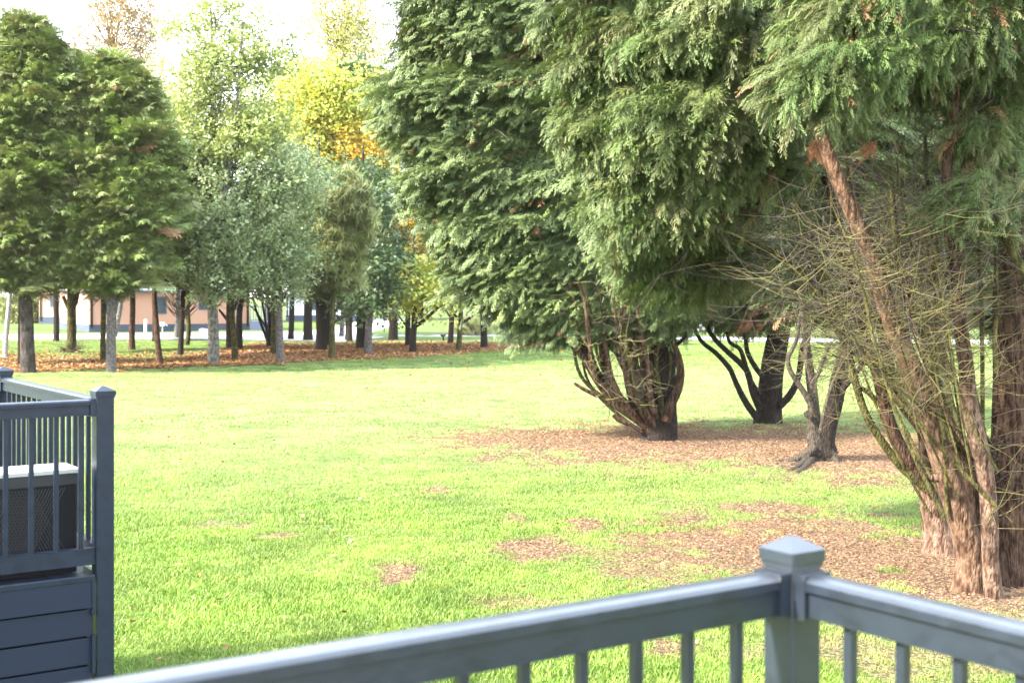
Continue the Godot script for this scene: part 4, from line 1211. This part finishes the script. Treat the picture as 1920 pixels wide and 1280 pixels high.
		if l.size() > 4:
			var c := curve(q, 3)
			twigs(tw, c.slice(c.size() / 3), 80, 0.25, 1.1, 0.0036, 0.07)
			twigs(ptw, c.slice(c.size() / 2), 60, 0.4, 1.6, 0.0046, 0.06)
	part("twigs", tw, M.twig, o).set_meta("kind", "stuff")
	part("twigs", ptw, M.brown_twig, o).set_meta("kind", "stuff")
	cypress_crown(o, [[1230, 330, 110, 90, 60, d], [1200, 440, 90, 70, 45, d + 1.0], [1290, 470, 80, 50, 28, d + 1.0], [1150, 200, 110, 90, 60, d], [1270, 200, 130, 100, 70, d - 0.5], [1120, 70, 110, 80, 60, d], [1290, 60, 150, 90, 80, d - 0.5], [1370, 170, 110, 80, 45, d - 0.5], [1330, 300, 90, 60, 26, d - 0.3], [1450, 60, 120, 90, 60, d - 0.5], [1230, -60, 200, 60, 60, d]], d, P(1730, 700, d), 0.28, near, 66, 0.9, 0.8, 1.0)
	# the nearest one
	d = EYE * F / (1112.0 - HY)
	o = thing("cypress_tree", "nearest thick red brown trunk with pale flaking stems at the right edge", "tree", G(1860, 1112))
	part("trunk", limb([[1872, 1130, 62], [1878, 1105, 50], [1888, 1040, 43], [1893, 960, 40], [1897, 850, 37], [1899, 700, 34], [1897, 560, 32], [1906, 400, 29], [1920, 250, 26], [1935, 0, 22], [1945, -200, 16]], d + 0.35, 24, 0.12), M.red_bark, o)
	tw = Shape.new()
	ptw = Shape.new()
	var stems := [
		[[[1815, 1128, 42], [1818, 1100, 33], [1822, 1050, 29], [1806, 985, 26], [1776, 885, 24], [1746, 795, 22], [1711, 692, 20], [1672, 602, 18], [1642, 505, 17], [1602, 405, 16], [1562, 312, 14], [1536, 230, 13], [1520, 120, 11], [1510, -40, 8]], "stem_bark", 0.0],
		[[[1866, 1132, 19], [1861, 1090, 17], [1858, 1050, 16], [1856, 980, 16], [1850, 900, 16], [1836, 832, 17], [1819, 762, 16], [1815, 720, 15]], "pale_bark", -0.25],  # lower part of a stem, its sunlit look put into a paler bark
		[[[1819, 766, 15.6], [1815, 720, 15], [1812, 682, 14], [1801, 602, 13], [1796, 520, 12], [1786, 430, 11], [1776, 330, 10], [1790, 200, 9], [1800, 60, 7]], "red_bark", -0.25],  # upper part of the same stem, darker bark painting the foliage shade
		[[[1842, 1060, 20], [1832, 1000, 17], [1828, 940, 16], [1820, 868, 14], [1800, 842, 13], [1782, 830, 10]], "red_bark", 0.3],
		[[[1826, 858, 10], [1796, 818, 9], [1773, 769, 9], [1755, 711, 9], [1750, 667, 8], [1724, 609, 8], [1700, 550, 7], [1680, 440, 6], [1672, 330, 4]], "moss_bark", 0.1],
		[[[1843, 840, 4], [1843, 700, 4], [1841, 560, 4], [1836, 470, 3], [1830, 380, 2]], "moss_bark", 0.0],
		[[[1868, 700, 4], [1867, 640, 4], [1870, 560, 3.6], [1866, 440, 3], [1858, 330, 2]], "moss_bark", -0.2],
		[[[1945, 560, 9], [1905, 480, 8], [1880, 440, 8], [1852, 428, 8], [1846, 430, 6]], "moss_bark", -0.5],
		[[[1900, 420, 14], [1860, 350, 13], [1830, 290, 12], [1815, 230, 9], [1800, 190, 7]], "red_bark", -0.1],
		[[[1924, 250, 15], [1900, 215, 13], [1860, 192, 12], [1800, 182, 12], [1740, 180, 12], [1680, 198, 12], [1640, 200, 11], [1590, 185, 9], [1540, 160, 7], [1480, 130, 5]], "red_bark", 0.1],
		[[[1762, 560, 6], [1756, 460, 5], [1740, 350, 4], [1735, 250, 3]], "moss_bark", 0.4],
	]
	for i in 30:
		var bx := rng.randf_range(1735, 1880)
		var by := rng.randf_range(800, 985)
		var fan := pow(rng.randf(), 0.8)
		var ex := bx - 20.0 - fan * rng.randf_range(60, 420)
		var ey := rng.randf_range(220, 400) + fan * 150.0
		var r := rng.randf_range(1.8, 4.6)
		var sag := rng.randf_range(10, 45) * fan
		stems.append([[[bx, by, r], [lerpf(bx, ex, 0.22) - sag * 0.6, lerpf(by, ey, 0.26) + sag * 0.5, r * 0.9], [lerpf(bx, ex, 0.5) - sag * 0.4 + rng.randf_range(-8, 8), lerpf(by, ey, 0.52), r * 0.75], [lerpf(bx, ex, 0.77) + rng.randf_range(-10, 10), lerpf(by, ey, 0.78), r * 0.55], [ex, ey, r * 0.25]], "olive_bark" if i % 4 else "red_bark", rng.randf_range(-0.6, 1.5)])
	for e in stems:
		part("limb", limb(e[0], d + e[2], 14, 0.03 if e[0][0][2] > 9 else 0.0), M[e[1]], o)
		var q := []
		for p in e[0]:
			q.append(P(p[0], p[1], d + e[2]))
		var c := curve(q, 3)
		twigs(tw, c.slice(c.size() / 3), 34, 0.2, 0.9, 0.0034, 0.1)
		twigs(ptw, c.slice(c.size() / 2), 16, 0.4, 1.4, 0.004, 0.08)
	part("stub", limb([[1760, 896, 8], [1752, 896, 8], [1747, 895, 7]], d - 0.18, 9), M.pale_bark, o)
	part("twigs", tw, M.twig, o).set_meta("kind", "stuff")
	part("twigs", ptw, M.brown_twig, o).set_meta("kind", "stuff")
	cypress_crown(o, [[1600, 40, 130, 70, 60, d - 0.6], [1540, 120, 70, 50, 26, d - 1.0], [1760, 30, 130, 60, 50, d - 0.2], [1890, 50, 80, 80, 30, d + 0.3], [1890, 180, 55, 60, 14, d + 0.4], [1850, 235, 45, 30, 8, d - 0.3], [1690, 90, 90, 40, 24, d], [1700, -80, 260, 60, 80, d], [1815, 350, 35, 22, 8, d - 0.5]], d, P(1880, 500, d), 0.27, near, 66, 0.85, 0.8, 0.7)
	k = Flock.new()
	for e in [[1525, 268, 9, 16], [1536, 262, 8, 8], [1632, 268, 5, 8], [1832, 60, 4, 16]]:
		var c := P(e[0], e[1], d - 0.4)
		for i in 6:
			var dir := Vector3(rng.randfn(0, 0.5), -1, rng.randfn(0, 0.5)).normalized()
			var z := dir.cross(Vector3.BACK).normalized()
			k.put(Basis(dir * 0.15, z.cross(dir) * 0.15, z * 0.15), c + Vector3(rng.randfn(0, e[2] / F * d * 0.6), rng.randfn(0, e[3] / F * d * 0.6), rng.randfn(0, 0.06)), tint(rust, 0.3))
	flock("dead_sprays", k, spray[1], M.needle, o)

# ------------------------------------------------------------------ everything
func _ready() -> void:
	rng.seed = 7
	rough.seed = 3
	rough.frequency = 0.02
	fine.seed = 11
	fine.frequency = 0.09
	fine.fractal_octaves = 3
	# camera
	var cam := Camera3D.new()
	cam.name = "camera"
	var at := CameraAttributesPhysical.new()
	at.frustum_focal_length = 47.0
	at.frustum_focus_distance = 12.0
	at.exposure_aperture = 4.5
	cam.attributes = at
	cam.set_frustum(2.0 * 640.0 / F * 0.1, Vector2(0, (HY - 640.0) / F * 0.1), 0.1, 2000.0)
	cam.position = Vector3(0, EYE, 0)
	add_child(cam)
	# sky
	var env := Environment.new()
	env.background_mode = Environment.BG_SKY
	var sky := Sky.new()
	var sm := ProceduralSkyMaterial.new()
	sm.sky_top_color = Color(0.80, 0.86, 0.94)
	sm.sky_horizon_color = Color(0.98, 0.98, 0.98)
	sm.sky_curve = 0.2
	sm.ground_horizon_color = Color(0.8, 0.8, 0.75)
	sm.ground_bottom_color = Color(0.4, 0.42, 0.3)
	sm.sun_angle_max = 1.0
	sky.sky_material = sm
	env.sky = sky
	env.background_energy_multiplier = 0.97
	env.tonemap_mode = Environment.TONE_MAPPER_LINEAR
	env.tonemap_exposure = 8.1
	env.sdfgi_enabled = true
	env.ssao_enabled = true
	env.ssil_enabled = true
	env.fog_enabled = true
	env.fog_light_color = Color(0.97, 0.98, 0.95)
	env.fog_density = 0.0001
	var we := WorldEnvironment.new()
	we.name = "world_environment"
	we.environment = env
	add_child(we)
	# sun
	var sun := DirectionalLight3D.new()
	sun.name = "sun"
	sun.basis = Basis.looking_at(-Vector3(-0.73, 0.62, 0.32))
	sun.light_energy = 1.35
	sun.light_color = Color(1.0, 0.965, 0.91)
	sun.light_angular_distance = 6.0
	sun.shadow_enabled = true
	add_child(sun)

	materials()
	for e in [[15, 1.05, 0.2], [15, 1.05, 0.3], [14, 1.4, 0.15], [14, 1.4, 0.25], [13, 1.7, -0.1], [13, 1.7, 0.0]]:
		spray.append(make_spray(e[0], e[1], e[2]))
	tuft.append(make_tuft())
	leafy = [make_leaves(12, 0.22), make_leaves(9, 0.2)]
	bigleaf = [make_leaves(8, 0.36)]
	# bare places in the lawn
	spot(1330, 838, 420, 40)
	spot(1600, 855, 260, 55)
	spot(1050, 825, 240, 22, 0.85)
	spot(1500, 1040, 340, 78, 1.0)
	spot(1800, 1090, 330, 110, 1.0)
	spot(1250, 1060, 150, 40, 0.6)
	spot(1010, 1030, 75, 24)
	spot(1100, 978, 45, 14, 0.9)
	spot(742, 1085, 55, 24)
	spot(452, 987, 42, 8, 0.9)
	spot(512, 1007, 34, 8, 0.9)
	spot(390, 985, 30, 8, 0.7)
	spot(825, 918, 26, 8, 0.8)
	spot(965, 968, 28, 10, 0.6)
	spot(1260, 1215, 50, 20, 0.9)
	spot(950, 1130, 70, 14, 0.6)
	spot(1440, 955, 90, 16, 0.9)
	spot(255, 1000, 12, 10, 0.7)
	spot(1700, 1240, 260, 50, 0.55)
	ground()
	sheet("road", "pale grey park road passing behind the row of trees", [[-160, 636.5], [420, 636], [520, 638], [640, 641], [720, 632], [620, 627], [540, 622], [430, 629], [-160, 628.5]], M.road, 0.025, "road")
	sheet("drive", "pale drive leading away between the lodges", [[560, 625], [660, 634], [735, 612], [760, 598], [700, 598], [640, 610]], M.road, 0.031, "road")
	sheet("path", "thin pale path crossing the far lawn at centre", [[700, 630.5], [1080, 632], [1420, 640], [1900, 646], [1900, 639], [1420, 634], [1080, 628.5], [700, 628]], M.road, 0.028, "path")
	sheet("parking_area", "pale parking area in front of the brown lodge", [[1240, 618], [1420, 622], [1460, 610], [1240, 606]], M.road, 0.026, "parking")
	left_row()
	right_trees()
	far_things()
	decks()
	grass()
	litter()
